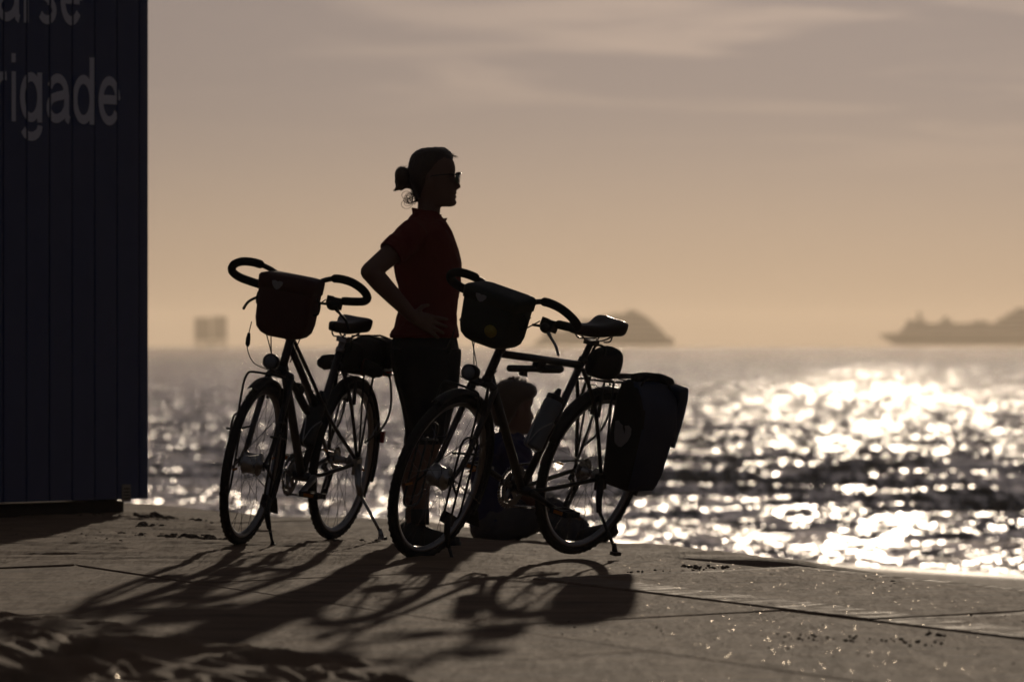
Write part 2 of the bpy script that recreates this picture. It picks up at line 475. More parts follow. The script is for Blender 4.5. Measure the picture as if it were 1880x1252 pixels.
# --- sea
SEA = -1.50
def sea_material():
    m = bpy.data.materials.new('sea_water'); m.use_nodes = True
    nt = m.node_tree; N = nt.nodes; L = nt.links; b = N['Principled BSDF']
    b.inputs['Base Color'].default_value = (0.030, 0.034, 0.032, 1)
    b.inputs['Roughness'].default_value = 0.08
    b.inputs['IOR'].default_value = 1.333
    N.remove(b)
    b = N.new('ShaderNodeBsdfGlossy'); b.distribution = 'BECKMANN'; b.inputs['Color'].default_value = (1, 1, 1, 1)
    df = N.new('ShaderNodeBsdfDiffuse'); df.inputs['Color'].default_value = (0.090, 0.078, 0.062, 1)
    fr = N.new('ShaderNodeFresnel'); fr.inputs['IOR'].default_value = 1.333
    mxs = N.new('ShaderNodeMixShader'); L.new(fr.outputs[0], mxs.inputs[0]); L.new(df.outputs[0], mxs.inputs[1]); L.new(b.outputs[0], mxs.inputs[2])
    L.new(mxs.outputs[0], N['Material Output'].inputs['Surface'])
    geo = N.new('ShaderNodeNewGeometry')
    def slopes(sx, sy, kx, ky, detail=2.0, off=0.0):
        mp = N.new('ShaderNodeMapping'); mp.inputs['Scale'].default_value = (sx, sy, 1); mp.inputs['Location'].default_value = (off, off, off)
        mp.inputs['Rotation'].default_value = (0, 0, 0.12)
        L.new(geo.outputs['Position'], mp.inputs['Vector'])
        n = N.new('ShaderNodeTexNoise'); n.inputs['Scale'].default_value = 1.0; n.inputs['Detail'].default_value = detail
        n.inputs['Roughness'].default_value = 0.6
        L.new(mp.outputs[0], n.inputs['Vector'])
        sb = N.new('ShaderNodeVectorMath'); sb.operation = 'SUBTRACT'; sb.inputs[1].default_value = (0.5, 0.5, 0.5)
        L.new(n.outputs['Color'], sb.inputs[0])
        ml = N.new('ShaderNodeVectorMath'); ml.operation = 'MULTIPLY'; ml.inputs[1].default_value = (kx, ky, 0)
        L.new(sb.outputs[0], ml.inputs[0])
        return ml
    def add(p, q):
        ad = N.new('ShaderNodeVectorMath'); ad.operation = 'ADD'
        L.new(p.outputs[0], ad.inputs[0]); L.new(q.outputs[0], ad.inputs[1]); return ad
    s1 = slopes(1.1, 0.20, 2.3, 0.85)
    s2 = slopes(5.2, 1.05, 4.2, 1.0, off=37.0)
    # gusts: patches where the ripples are steeper
    gm = N.new('ShaderNodeMapping'); gm.inputs['Scale'].default_value = (0.8, 0.16, 1); L.new(geo.outputs['Position'], gm.inputs['Vector'])
    gnz = N.new('ShaderNodeTexNoise'); gnz.inputs['Scale'].default_value = 1.0; gnz.inputs['Detail'].default_value = 2.0; L.new(gm.outputs[0], gnz.inputs['Vector'])
    gr = N.new('ShaderNodeMapRange'); gr.inputs['From Min'].default_value = 0.3; gr.inputs['From Max'].default_value = 0.7; gr.inputs['To Min'].default_value = 0.35; gr.inputs['To Max'].default_value = 2.1
    L.new(gnz.outputs['Fac'], gr.inputs['Value'])
    sc2 = N.new('ShaderNodeVectorMath'); sc2.operation = 'SCALE'; L.new(s2.outputs[0], sc2.inputs[0]); L.new(gr.outputs[0], sc2.inputs['Scale'])
    tot0 = add(s1, sc2)
    sxyz = N.new('ShaderNodeSeparateXYZ'); L.new(geo.outputs['Position'], sxyz.inputs[0])
    far = N.new('ShaderNodeMapRange'); far.inputs['From Min'].default_value = 150; far.inputs['From Max'].default_value = 380; far.inputs['To Min'].default_value = 1.0; far.inputs['To Max'].default_value = 1.0
    L.new(sxyz.outputs['Y'], far.inputs['Value'])
    rg = N.new('ShaderNodeMapRange'); rg.interpolation_type = 'SMOOTHSTEP'; rg.inputs['From Min'].default_value = 130; rg.inputs['From Max'].default_value = 300; rg.inputs['To Min'].default_value = 0.118; rg.inputs['To Max'].default_value = 0.100
    L.new(sxyz.outputs['Y'], rg.inputs['Value']); L.new(rg.outputs[0], b.inputs['Roughness'])
    fx = N.new('ShaderNodeMath'); fx.operation = 'POWER'; fx.inputs[1].default_value = 1.0; L.new(far.outputs[0], fx.inputs[0])
    cmb = N.new('ShaderNodeCombineXYZ'); L.new(fx.outputs[0], cmb.inputs['X']); L.new(far.outputs[0], cmb.inputs['Y'])
    tot = N.new('ShaderNodeVectorMath'); tot.operation = 'MULTIPLY'; L.new(tot0.outputs[0], tot.inputs[0]); L.new(cmb.outputs[0], tot.inputs[1])
    gn = N.new('ShaderNodeVectorMath'); gn.operation = 'ADD'
    L.new(geo.outputs['Normal'], gn.inputs[0]); L.new(tot.outputs[0], gn.inputs[1])
    nn = N.new('ShaderNodeVectorMath'); nn.operation = 'NORMALIZE'; L.new(gn.outputs[0], nn.inputs[0])
    L.new(nn.outputs[0], b.inputs['Normal']); L.new(nn.outputs[0], fr.inputs['Normal'])
    return m
M_sea = sea_material()

nc = 520
ang = np.linspace(-0.105, 0.125, nc)
rows = [62.0]
while rows[-1] < 9300:
    y = rows[-1]
    rows.append(y + (0.22 if y < 210 else 0.22 + (y - 210) * 0.0035))
rows = np.array(rows)
YY = np.repeat(rows[:, None], nc, 1)
XX = ang[None, :] * YY
step = np.gradient(rows)[:, None]
def sea_z(X, Y):
    r = np.random.RandomState(21)
    z = np.zeros_like(X)
    shore = smooth(-1.62, -2.6, beach_raw(X, Y))
    deep = 0.25 + 0.75 * shore
    # swell, long crested, coming in
    for lam, amp, spread, k in ((17.0, 0.070, 0.10, 3), (10.0, 0.042, 0.18, 4), (5.5, 0.030, 0.35, 6), (3.0, 0.012, 0.5, 8), (1.6, 0.006, 0.65, 10), (0.9, 0.003, 0.8, 10)):
        for i in range(k):
            l = lam * r.uniform(0.75, 1.3); th = r.normal(0.12, spread); ph = r.uniform(0, 6.28)
            kk = 2 * math.pi / l
            a = amp * r.uniform(0.6, 1.3) * np.clip((l / (2.6 * step)) - 0.6, 0, 1)
            arg = kk * (X * math.sin(th) + Y * math.cos(th)) + ph
            s = np.sin(arg)
            g = (0.30 + 1.25 * smooth(185, 140, Y) * smooth(86, 112, Y)) if lam > 5 else 1.0
            z += g * a * (s + 0.25 * np.cos(2 * arg))
    lump = 0.55 + 0.9 * fbm(X, Y, 0.05, 77, 3)
    return SEA + z * deep * lump * 1.0
def beach_raw(X, Y):
    s = np.clip(X, -1, 6)
    sl = 0.0197 + 0.0014 * (s - 1.6)
    return -0.22 - np.maximum(Y - 29.0, 0) * sl
sea = grid_obj('sea', XX, YY, sea_z, M_sea)
# ------------------------------------------------------------------ paving slabs
bed = MB()
def qprism(c, z0, z1):      # corners counter-clockwise
    return [(p[0], p[1], z0) for p in c] + [(p[0], p[1], z1) for p in c]
bedc = [(along(-6.2, 12), 12), (along(1.83, 12), 12), (along(1.83, 47), 47), (along(-6.2, 47), 47)]
vs = qprism(bedc, -0.25, -0.045)
bed.add(vs, [(3, 2, 1, 0), (4, 5, 6, 7), (0, 1, 5, 4), (1, 2, 6, 5), (2, 3, 7, 6), (3, 0, 4, 7)], False)
pavement = bed.build('pavement', M_drift, kind='structure')

def joint_pt(c, xm, ym):
    t = (c + SLOPE * (ym - 28) - xm) / (BD.x - SLOPE * BD.y)
    return Vector((xm + BD.x * t, ym + BD.y * t))
COLS = [(-5.95, -4.72, 33.2), (-4.72, -3.46, 31.0), (-3.46, -2.2, 32.4), (-2.2, -0.92, 30.6), (-0.92, 0.42, 34.1), (0.42, 1.85, 30.26)]
srng = random.Random(5)
for ci, (c0, c1, ym0) in enumerate(COLS):
    k = int((14 - ym0) // 4.4)
    while True:
        y0 = ym0 + 4.4 * k; y1 = y0 + 4.4; k += 1
        if y0 > 44: break
        g = 0.006
        cm = (c0 + c1) / 2
        q = [joint_pt(c0 + g, along(cm, y0), y0 + 0.012), joint_pt(c1 - g, along(cm, y0), y0 + 0.012),
             joint_pt(c1 - g, along(cm, y1), y1 - 0.012), joint_pt(c0 + g, along(cm, y1), y1 - 0.012)]
        dz = srng.uniform(-0.003, 0.002)
        if ci == 5: dz += 0.001
        if ci == 5 and y0 > 30: dz -= 0.016
        t0, t1 = srng.uniform(-0.003, 0.003), srng.uniform(-0.003, 0.003)
        zt = [dz + t0, dz + t1, dz - t0 * 0.6, dz - t1 * 0.6]
        mb = MB()
        vs = [(p.x, p.y, -0.14) for p in q] + [(p.x, p.y, zt[i]) for i, p in enumerate(q)]
        mb.add(vs, [(3, 2, 1, 0), (4, 5, 6, 7), (0, 1, 5, 4), (1, 2, 6, 5), (2, 3, 7, 6), (3, 0, 4, 7)], False)
        sl = mb.build('concrete_slab', M_slab, pavement, bevel=0.006)
        # trowelled borders along the long edges
        up = Vector((0, 0, 1))
        T = [Vector((q[i].x, q[i].y, zt[i])) for i in range(4)]
        for a, b_, c_, d_, w in (((0, 1, 2, 3, 0.34), (1, 0, 3, 2, 0.09), (3, 0, 1, 2, 0.16)) if ci == 5 and y0 < 30 else ()):
            e0 = (T[b_] - T[a]) / (T[b_] - T[a]).length; e1 = (T[c_] - T[d_]) / (T[c_] - T[d_]).length
            l0 = (T[d_] - T[a]).normalized()
            hh = 0.0012 if w != 0.16 else 0.0009
            pa, pd = T[a] + e0 * 0.012 + l0 * 0.02, T[d_] + e1 * 0.012 - l0 * 0.02
            pb, pc_ = T[a] + e0 * w + l0 * 0.02, T[d_] + e1 * w - l0 * 0.02
            m2 = MB(); h = up * hh; g_ = up * -0.004
            m2.add([pa + g_, pb + g_, pc_ + g_, pd + g_, pa + h, pb + h * 0.2, pc_ + h * 0.2, pd + h], [(3, 2, 1, 0), (4, 5, 6, 7), (0, 1, 5, 4), (1, 2, 6, 5), (2, 3, 7, 6), (3, 0, 4, 7)], False)
            m2.build('trowelled_border', M_border, sl)

# ------------------------------------------------------------------ wind-blown sand lying on the paving
def cells(X, Y, size, seed, stretch=1.5):
    """distance to the nearest of jittered points: dimples with sharp ridges between them"""
    r = np.random.RandomState(seed); J = r.rand(64, 64, 2)
    x, y = X / size + 500, Y / (size * stretch) + 500
    xi, yi = np.floor(x).astype(int), np.floor(y).astype(int)
    best = np.full(X.shape, 9.0); second = np.full(X.shape, 9.0)
    for i in (-1, 0, 1):
        for j in (-1, 0, 1):
            jx = J[(xi + i) % 64, (yi + j) % 64, 0]; jy = J[(xi + i) % 64, (yi + j) % 64, 1]
            d = np.hypot(xi + i + 0.1 + 0.8 * jx - x, yi + j + 0.1 + 0.8 * jy - y)
            second = np.minimum(second, np.maximum(d, best)); best = np.minimum(best, d)
    return best, second
def mound_z(X, Y):
    # boundary runs from the upper left to the lower right
    s = ((-0.13 - X) * 5.7 - (Y - 20.5) * 1.57) / 5.9     # > 0 inside
    s = s + (fbm(X, Y, 1.6, 41, 3) - 0.5) * 0.55
    base = 0.075 * smooth(0.0, 1.5, s) - 0.03 * (1 - smooth(-0.25, 0.08, s))
    wx = X + (fbm(X, Y, 2.0, 51, 3) - 0.5) * 0.30
    wy = Y + (fbm(X, Y, 1.0, 61, 3) - 0.5) * 0.9
    n1 = vnoise(wx * 4.6 + 0.4 * wy, wy * 1.15, 1.0, 9); n2 = vnoise(wx * 4.0 - 0.8 * wy, wy * 0.95, 1.0, 29); n3 = vnoise(wx * 11.0, wy * 2.6, 1.0, 39)
    r1 = (1 - np.abs(2 * n1 - 1)) ** 2.0; r2 = (1 - np.abs(2 * n2 - 1)) ** 2.0; r3 = (1 - np.abs(2 * n3 - 1)) ** 2.0
    amp = smooth(-0.1, 0.45, s)
    return base + amp * (0.060 * np.maximum(r1, r2) + 0.012 * r3 - 0.036 + (fbm(X, Y, 1.1, 71, 3) - 0.5) * 0.05)
def drift_z(X, Y):
    a = smooth(0.05, -0.55, X + (fbm(X, Y, 1.1, 81, 3) - 0.5) * 0.5 + 0.22 * (Y - 33.5)) * smooth(30.2, 32.6, Y + 0.5 * (fbm(X, Y, 1.0, 85, 3) - 0.5))
    a = a * (1 - smooth(42.5, 45, Y))
    lines = (fbm(X * 0.6, Y * 1.3, 1.8, 91, 5, 0.6) - 0.5) * 0.034
    return -0.018 - 0.35 * smooth(-0.14, -0.02, X - (1.85 - 0.24 * (Y - 28.0))) + a * (0.040 + lines) + (fbm(X, Y, 9.0, 95, 3) - 0.5) * 0.007 * a
mx_ = np.linspace(-2.6, 0.35, 420); my_ = np.linspace(15.0, 28.5, 700)
o = grid_obj('rippled_sand', mx_, my_, mound_z, M_drift, kind='structure')
dx_ = np.linspace(-3.4, 0.4, 260); dy_ = np.linspace(29.5, 45.0, 420)
o = grid_obj('drifted_sand', dx_, dy_, drift_z, M_drift, kind='structure')

def top_z(x, y):
    return float(max(0.0, drift_z(np.array([[x]]), np.array([[y]]))[0, 0]))

# clods of damp sand, bits of shell and seaweed scattered by feet
M_clod = material('damp_sand', (0.15, 0.115, 0.085), 0.95, var=0.3, scale=60, bump=0.004, bscale=150)
def clod(mb, p, r, rr):
    n, m = 7, 4
    rings = []
    for i in range(m + 1):
        t = math.pi * (i + 0.15) / (m + 0.3)
        rings.append([Vector((p[0] + r * 1.25 * math.sin(t) * math.cos(2 * math.pi * k / n) * rr.uniform(0.7, 1.3), p[1] + r * 1.25 * math.sin(t) * math.sin(2 * math.pi * k / n) * rr.uniform(0.7, 1.3), p[2] - r * 0.7 * math.cos(t) * rr.uniform(0.7, 1.2))) for k in range(n)])
    mb.rings(rings)
cr = random.Random(12)
mb = MB()
def ground_at(px, py):
    d = CAM_H * FPX / (py - 633.0)
    return Vector(((px - 940) / FPX * d, d, 0))
def heap(x0, y0, x1, y1, n, rmin, rmax, jit=5):
    for i in range(n):
        t = cr.random()
        q = ground_at(x0 + (x1 - x0) * t + cr.gauss(0, 6), y0 + (y1 - y0) * t + cr.gauss(0, jit * 0.4))
        q.z = top_z(q.x, q.y)
        clod(mb, q, cr.uniform(rmin, rmax) * cr.random() ** 0.5, cr)
heap(262, 957, 300, 957, 26, 0.012, 0.034)
heap(296, 961, 410, 964, 46, 0.006, 0.018)
heap(262, 976, 300, 974, 10, 0.012, 0.026, 3)
heap(210, 986, 330, 992, 40, 0.006, 0.013, 3)
heap(320, 992, 425, 999, 44, 0.008, 0.024, 4)
heap(0, 948, 260, 953, 70, 0.006, 0.016, 5)
heap(0, 985, 240, 1000, 40, 0.003, 0.008, 12)
heap(600, 1004, 700, 1002, 20, 0.004, 0.012, 4)
mb.build('sand_clods', M_clod, kind='stuff')
mb = MB()
heap(1250, 1040, 1330, 1042, 34, 0.004, 0.011, 4)
heap(1150, 1050, 1300, 1044, 20, 0.003, 0.006, 5)
heap(1400, 1052, 1450, 1060, 12, 0.004, 0.010, 5)
heap(1585, 1062, 1660, 1075, 14, 0.005, 0.013, 4)
heap(1190, 1062, 1880, 1130, 60, 0.002, 0.005, 30)
heap(1420, 1170, 1740, 1178, 60, 0.002, 0.007, 10)
heap(1000, 1150, 1880, 1200, 60, 0.0015, 0.004, 40)
heap(1700, 1160, 1740, 1166, 14, 0.004, 0.008, 4)
heap(1480, 1120, 1530, 1116, 10, 0.003, 0.006, 3)
mb.build('scattered_clods', M_clod, kind='stuff')
# ------------------------------------------------------------------ beach hut with blue boards
M_blue = material('blue_painted_board', (0.040, 0.068, 0.185), 0.45, var=0.12, scale=6, bump=0.0006, bscale=80)
M_bluedark = material('hut_backing', (0.008, 0.010, 0.018), 0.8)
M_letter = material('pale_lettering', (0.74, 0.76, 0.86), 0.5, var=0.05)
M_timber = material('dark_timber', (0.060, 0.045, 0.034), 0.85, var=0.3, scale=14, bump=0.002, bscale=40)
M_plate = material('printed_plate', (0.30, 0.27, 0.22), 0.5)

HC = P(275.5, 915, 40.0)                 # lower seaward corner of the boarded wall
HC = Vector((HC.x, HC.y, 0.0))
hu = Vector((-0.515, -0.857, 0)).normalized()      # along the wall, towards the camera
hn = Vector((0.857, -0.515, 0)).normalized()       # out of the wall
# local frame: x along the wall, y out of the wall, z up
hm = Matrix(((hu.x, hn.x, 0, HC.x), (hu.y, hn.y, 0, HC.y), (0, 0, 1, 0), (0, 0, 0, 1)))
hut = thing('beach_hut', 'dark blue boarded beach hut with large pale lettering standing on timber skids', 'hut', hm)
ZB, ZT = 0.094, 3.05
LEN = 5.2
mb = MB(); mb.box((LEN / 2 + 0.02, -1.22, (ZB + ZT) / 2), (LEN - 0.06, 2.36, ZT - ZB - 0.02)); mb.build('wall_core', M_bluedark, hut)
pitch, gap = 0.1995, 0.011
edges = [0.0, 0.082]
while edges[-1] < LEN: edges.append(edges[-1] + pitch)
me = None
for i in range(len(edges) - 1):
    a, b = edges[i] + (gap / 2 if i else 0), edges[i + 1] - gap / 2
    if i < 2:
        mb = MB(); mb.box((0, 0, 0), (b - a, 0.024, ZT - ZB)); me = mb.mesh('board', M_blue)
    o = link_mesh('board', me, hut, Matrix.Translation(((a + b) / 2, -0.022, (ZB + ZT) / 2)))
    bv = o.modifiers.new('bevel', 'BEVEL'); bv.width = 0.004; bv.segments = 2
    if i == 0: bv.width = 0.006
# boards round the corner, on the end wall
endme = None
for i in range(10):
    if endme is None:
        mb = MB(); mb.box((0, 0, 0), (0.024, pitch - gap, ZT - ZB)); endme = mb.mesh('end_board', M_blue)
    link_mesh('end_board', endme, hut, Matrix.Translation((-0.002, -0.052 - pitch * (i + 0.5), (ZB + ZT) / 2)))
mb = MB(); mb.box((LEN / 2, -1.2, ZT + 0.05), (LEN + 0.16, 2.56, 0.09)); mb.build('roof', M_bluedark, hut, bevel=0.01)
for yy in (-0.16, -1.2, -2.2):
    mb = MB(); mb.box((LEN / 2 + 0.05, yy, 0.042), (LEN - 0.10, 0.14, 0.084)); mb.build('skid', M_timber, hut, bevel=0.006)
for i in range(5):
    mb = MB(); mb.box((0.12 + i * 1.2, -1.2, 0.0855), (0.10, 2.1, 0.011)); mb.build('skid_spacer', M_timber, hut)
# lettering, interrupted where the joints of the boards run
EM = 0.458
def el(cx, cy, rx, ry, a0, a1, n=22):
    return [(cx + rx * math.cos(R(a0 + (a1 - a0) * i / n)), cy + ry * math.sin(R(a0 + (a1 - a0) * i / n))) for i in range(n + 1)]
ST_ = 0.098     # stroke
XH = 0.536      # height of the small letters
h_ = ST_ / 2
bowl = el(0.225, XH / 2, 0.225 - h_, XH / 2 - h_, 0, 360, 36)
GLYPH = {   # centre lines of the strokes, and the advance box width
    'r': ([[(h_, 0), (h_, XH)], [(h_, 0.30), (0.075, 0.425), (0.14, 0.478), (0.245, XH - h_ - 0.004)]], 0.25),
    'i': ([[(h_, 0), (h_, XH)], [(h_, 0.632), (h_, 0.728)]], 0.098),
    'g': ([bowl, [(0.45 - h_, XH), (0.45 - h_, 0.0)], el(0.228, -0.035, 0.228 - h_, 0.118, 0, -158, 16)], 0.45),
    'd': ([bowl, [(0.45 - h_, 0), (0.45 - h_, 0.728)]], 0.45),
    'b': ([bowl, [(h_, 0), (h_, 0.728)]], 0.45),
    'a': ([el(0.232, 0.335, 0.185 - h_ + 0.035, 0.20 - h_, 160, 0, 14) + [(0.412, 0.30), (0.412, 0.12), (0.425, 0.055), (0.47, 0.036)],
           [(0.412, 0.335), (0.33, 0.305), (0.20, 0.288)] + el(0.20, 0.166, 0.20 - h_, 0.166 - h_, 90, 290, 14) + [(0.33, 0.085), (0.40, 0.16), (0.412, 0.22)]], 0.47),
    'e': ([[(0.03, XH / 2 + 0.012), (0.45 - h_, XH / 2 + 0.012)], el(0.228, XH / 2, 0.228 - h_, XH / 2 - h_, 2, 325, 30)], 0.456),
    's': ([el(0.20, 0.394, 0.165 - 0.004, 0.098, 25, 255, 14) + [(0.25, 0.262)] + el(0.205, 0.148, 0.165, 0.104, 80, -155, 14)], 0.41),
}
def lettering(text, boxes, z):
    """boxes: left and right edge of every letter along the wall, as painted"""
    me = bpy.data.meshes.new('lettering'); bm = bmesh.new(); lev = 0
    for ch, (ul, ur) in zip(text, boxes):
        ul, ur = ul * 0.904, ur * 0.904
        strokes, w = GLYPH[ch]
        sx = (ul - ur) / w
        for st in strokes:
            lev += 1
            n = len(st); quad = []
            closed = (st[0][0] - st[-1][0]) ** 2 + (st[0][1] - st[-1][1]) ** 2 < 1e-8
            pts = [Vector((p[0], p[1])) for p in (st[:-1] if closed else st)]
            m = len(pts)
            for i in range(m):
                p0 = pts[i - 1] if (closed or i) else pts[i]; p1 = pts[(i + 1) % m] if (closed or i < m - 1) else pts[i]
                t = (p1 - p0).normalized(); nn_ = Vector((-t.y, t.x)) * h_
                quad.append((pts[i] + nn_, pts[i] - nn_))
            V = []
            for L_, R_ in quad:
                V.append([bm.verts.new((ul - q.x * sx, -0.0075 + 0.00012 * (lev % 6), z + q.y * EM)) for q in (L_, R_)])
            for i in range(m if closed else m - 1):
                j = (i + 1) % m
                bm.faces.new((V[i][0], V[i][1], V[j][1], V[j][0]))
    for e in edges[1:]:
        for x0 in (e - gap / 2 - 0.003, e + gap / 2 + 0.003):
            bmesh.ops.bisect_plane(bm, geom=bm.verts[:] + bm.edges[:] + bm.faces[:], plane_co=(x0, 0, 0), plane_no=(1, 0, 0))
        kill = [f for f in bm.faces if abs(f.calc_center_median().x - e) < gap / 2 + 0.0028]
        bmesh.ops.delete(bm, geom=kill, context='FACES')
    for f in bm.faces:
        f.normal_update()
        if f.normal.y < 0: f.normal_flip()
    bm.to_mesh(me); bm.free()
    me.materials.append(M_letter)
    o = bpy.data.objects.new('lettering', me); COL.objects.link(o); o.parent = hut
    o['label'] = 'pale painted letters ' + text
    return o
lettering('arse', [(1.485, 1.268), (1.226, 1.108), (1.088, 0.915), (0.872, 0.660)], 2.447)
lettering('brigade', [(1.775, 1.565), (1.512, 1.388), (1.343, 1.303), (1.262, 1.050), (1.008, 0.786), (0.752, 0.543), (0.500, 0.286)], 1.960)
# small plate low on the last board
mb = MB(); mb.box((0.205, -0.006, 0.125), (0.075, 0.004, 0.085)); pl = mb.build('notice_plate', M_plate, hut)
mb = MB()
for k in range(4): mb.box((0.205, -0.0036, 0.098 + k * 0.016), (0.055, 0.001, 0.005))
mb.build('printed_lines', M_bluedark, pl)

# ------------------------------------------------------------------ far ships in the haze
M_ship = material('grey_ship_paint', (0.20, 0.20, 0.21), 0.6, var=0.2, scale=0.2)
M_shipw = material('white_ship_paint', (0.55, 0.55, 0.55), 0.5, var=0.08, scale=0.2)
M_shipd = material('ship_window_band', (0.03, 0.03, 0.035), 0.3)
DS = 6000.0
def far_x(px): return (px - 940.0) / FPX * DS
def far_z(py): return CAM_H + (633.0 - py) / FPX * DS
def ship(name, label, cat, hull, blocks, masts, yoff, beam, group, flip=1):
    cx = sum(far_x(p[0]) for p in hull) / len(hull)
    t = thing(name, label, cat, Matrix.Translation((cx * (DS + yoff) / DS, DS + yoff, SEA)), group)
    k = (DS + yoff) / DS
    H = lambda p: ((far_x(p[0]) - cx) * k, (far_z(p[1]) - SEA) * k)
    pts = [H(p) for p in hull]
    # hull: widest amidships, pinched towards bow and stern
    mb = MB()
    x0, x1 = min(p[0] for p in pts), max(p[0] for p in pts)
    zt = [p for p in pts]
    n = 14; rings = []
    def span(x):
        zs = []
        for i in range(len(pts)):
            a, b = pts[i], pts[(i + 1) % len(pts)]
            if (a[0] - x) * (b[0] - x) <= 0 and a[0] != b[0]:
                zs.append(a[1] + (b[1] - a[1]) * (x - a[0]) / (b[0] - a[0]))
        return (min(zs), max(zs)) if zs else (0, 0.1)
    for i in range(n + 1):
        u = 0.004 + 0.992 * i / n
        x = x0 + (x1 - x0) * u
        w = beam / 2 * min(1.0, 0.12 + 3.2 * min(u, 1 - u))
        lo, hi = span(x)
        rings.append([Vector((x, -w, hi)), Vector((x, w, hi)), Vector((x, w * 0.86, lo)), Vector((x, -w * 0.86, lo))])
    mb.rings(rings, smooth=False); mb.build('hull', M_ship, t)
    for bi, (px0, px1, py0, py1, wf) in enumerate(blocks):
        a, b = H((px0, py0)), H((px1, py1))
        mb = MB()
        hx = (b[0] - a[0])
        mb.prism([(a[0], b[1]), (b[0], b[1]), (b[0] - hx * 0.02, a[1]), (a[0] + hx * 0.02, a[1])], -beam / 2 * wf, beam / 2 * wf)
        o = mb.build('deckhouse', M_shipw, t)
        dz = a[1] - b[1]
        mb = MB()
        nl = max(1, int(dz / 2.8))
        for l in range(nl):
            zc = b[1] + (l + 0.55) * dz / nl
            mb.box(((a[0] + b[0]) / 2, -beam / 2 * wf - 0.03, zc), (hx * 0.9, 0.1, 0.9))
        mb.build('window_band', M_shipd, o)
    for px, py0, py1, w in masts:
        a, b = H((px, py0)), H((px, py1))
        mb = MB(); mb.box((a[0], 0, (a[1] + b[1]) / 2), (w, w * 0.8, a[1] - b[1]), taper=0.75); mb.build('mast' if w < 4 else 'funnel', M_ship, t)
    return t
ship('ferry', 'hazy grey ship on the horizon behind the bicycle saddle', 'ship',
     [(1238, 634), (1238, 622), (1225, 615), (985, 617), (978, 634)],
     [(995, 1222, 606, 616.5, 0.96), (1040, 1211, 596, 606, 0.92), (1062, 1200, 587, 596, 0.86), (1100, 1190, 580, 587, 0.8), (1118, 1182, 576, 580, 0.7)],
     [(1160, 569.5, 576, 10), (1056, 578, 587, 3), (1016, 596, 606, 3)], 0, 19.0, 'ships on the horizon')
ship('ferry', 'hazy long ship with low bow on the horizon at the picture edge', 'ship',
     [(1632, 634), (1612, 614), (1640, 612), (2010, 612), (2016, 634)],
     [(1650, 1995, 603, 611.5, 0.96), (1660, 1985, 594, 603, 0.9), (1664, 1700, 588, 594, 0.8), (1725, 1748, 588, 594, 0.7), (1786, 1812, 589, 594, 0.7), (1830, 1975, 584, 594, 0.86), (1846, 1950, 575, 584, 0.8), (1862, 1930, 566, 575, 0.7)],
     [(1688, 572, 588, 3.2), (1736, 581, 588, 4), (1900, 552, 566, 10)], 300, 24.0, 'ships on the horizon')
# twin blocks far out at sea
def sea_block():
    t = thing('offshore_platform', 'hazy offshore structure of two blocks on the horizon beside the hut', 'platform', Matrix.Translation((far_x(387) * 1.1, DS + 600, SEA)))
    k = 1.1
    for px0, px1, py in ((357, 387.5, 588), (389, 417, 586)):
        a, b = (far_x(px0) - far_x(387)) * k, (far_x(px1) - far_x(387)) * k
        top = (far_z(py) - SEA) * k
        mb = MB(); mb.box(((a + b) / 2, 0, (top + 4) / 2 + 2), (b - a, 12, top - 4), taper=0.94); o = mb.build('tower', M_ship, t)
        mb = MB(); mb.box(((a + b) / 2 + 1, 0, top + 0.6), ((b - a) * 0.5, 6, 1.4)); mb.build('roof_house', M_ship, o)
        for sx in (a + 1.5, b - 1.5):
            mb = MB(); mb.tube([(sx, -3, -2), (sx, -3, 5)], 1.1, 8); mb.build('leg', M_ship, t)
    mb = MB(); mb.box((0, 0, 3.6), (26, 11, 2.4)); mb.build('deck', M_ship, t)
sea_block()

# ------------------------------------------------------------------ the evening haze over the sea
hz = MB(); hz.box((0, 4650, 17.5), (6000, 10300, 44)); 
M_haze = bpy.data.materials.new('haze'); M_haze.use_nodes = True
hn_ = M_haze.node_tree.nodes; hn_.remove(hn_['Principled BSDF'])
pv = hn_.new('ShaderNodeVolumePrincipled')
pv.inputs['Color'].default_value = (0.95, 0.82, 0.68, 1)
pv.inputs['Density'].default_value = 7.5e-5
pv.inputs['Anisotropy'].default_value = 0.55
M_haze.node_tree.links.new(pv.outputs[0], hn_['Material Output'].inputs['Volume'])
haze = hz.build('haze', M_haze, kind='stuff')
# ------------------------------------------------------------------ touring bicycles
M_black = material('black_paint', (0.016, 0.015, 0.015), 0.35, var=0.1, coat=0.3)
M_grey = material('dark_grey_paint', (0.030, 0.030, 0.034), 0.35, var=0.1, coat=0.3)
M_rubber = material('tyre_rubber', (0.014, 0.013, 0.012), 0.75, var=0.25, scale=90, bump=0.0006, bscale=300)
M_foam = material('foam_grip', (0.012, 0.012, 0.012), 0.95, var=0.15, bump=0.0005, bscale=500)
M_alu = material('brushed_aluminium', (0.42, 0.42, 0.43), 0.30, metal=1.0, var=0.08)
M_steel = material('steel', (0.35, 0.35, 0.36), 0.25, metal=1.0, var=0.05)
M_plastic = material('black_plastic', (0.018, 0.018, 0.018), 0.45, var=0.1)
M_saddle = material('saddle_leather', (0.030, 0.023, 0.018), 0.38, var=0.15, bump=0.0003, bscale=400)
M_chrome = material('polished_rim', (0.30, 0.30, 0.31), 0.28, metal=1.0, var=0.05)
M_lens = material('lamp_lens', (0.16, 0.17, 0.18), 0.12, var=0.02, spec=0.8)
M_red = material('red_reflector', (0.30, 0.015, 0.012), 0.25, var=0.05)
M_amber = material('amber_reflector', (0.5, 0.16, 0.01), 0.25, var=0.05)

RW = 0.350
AX_R, AX_F = Vector((0, 0, RW)), Vector((1.05, 0, RW))

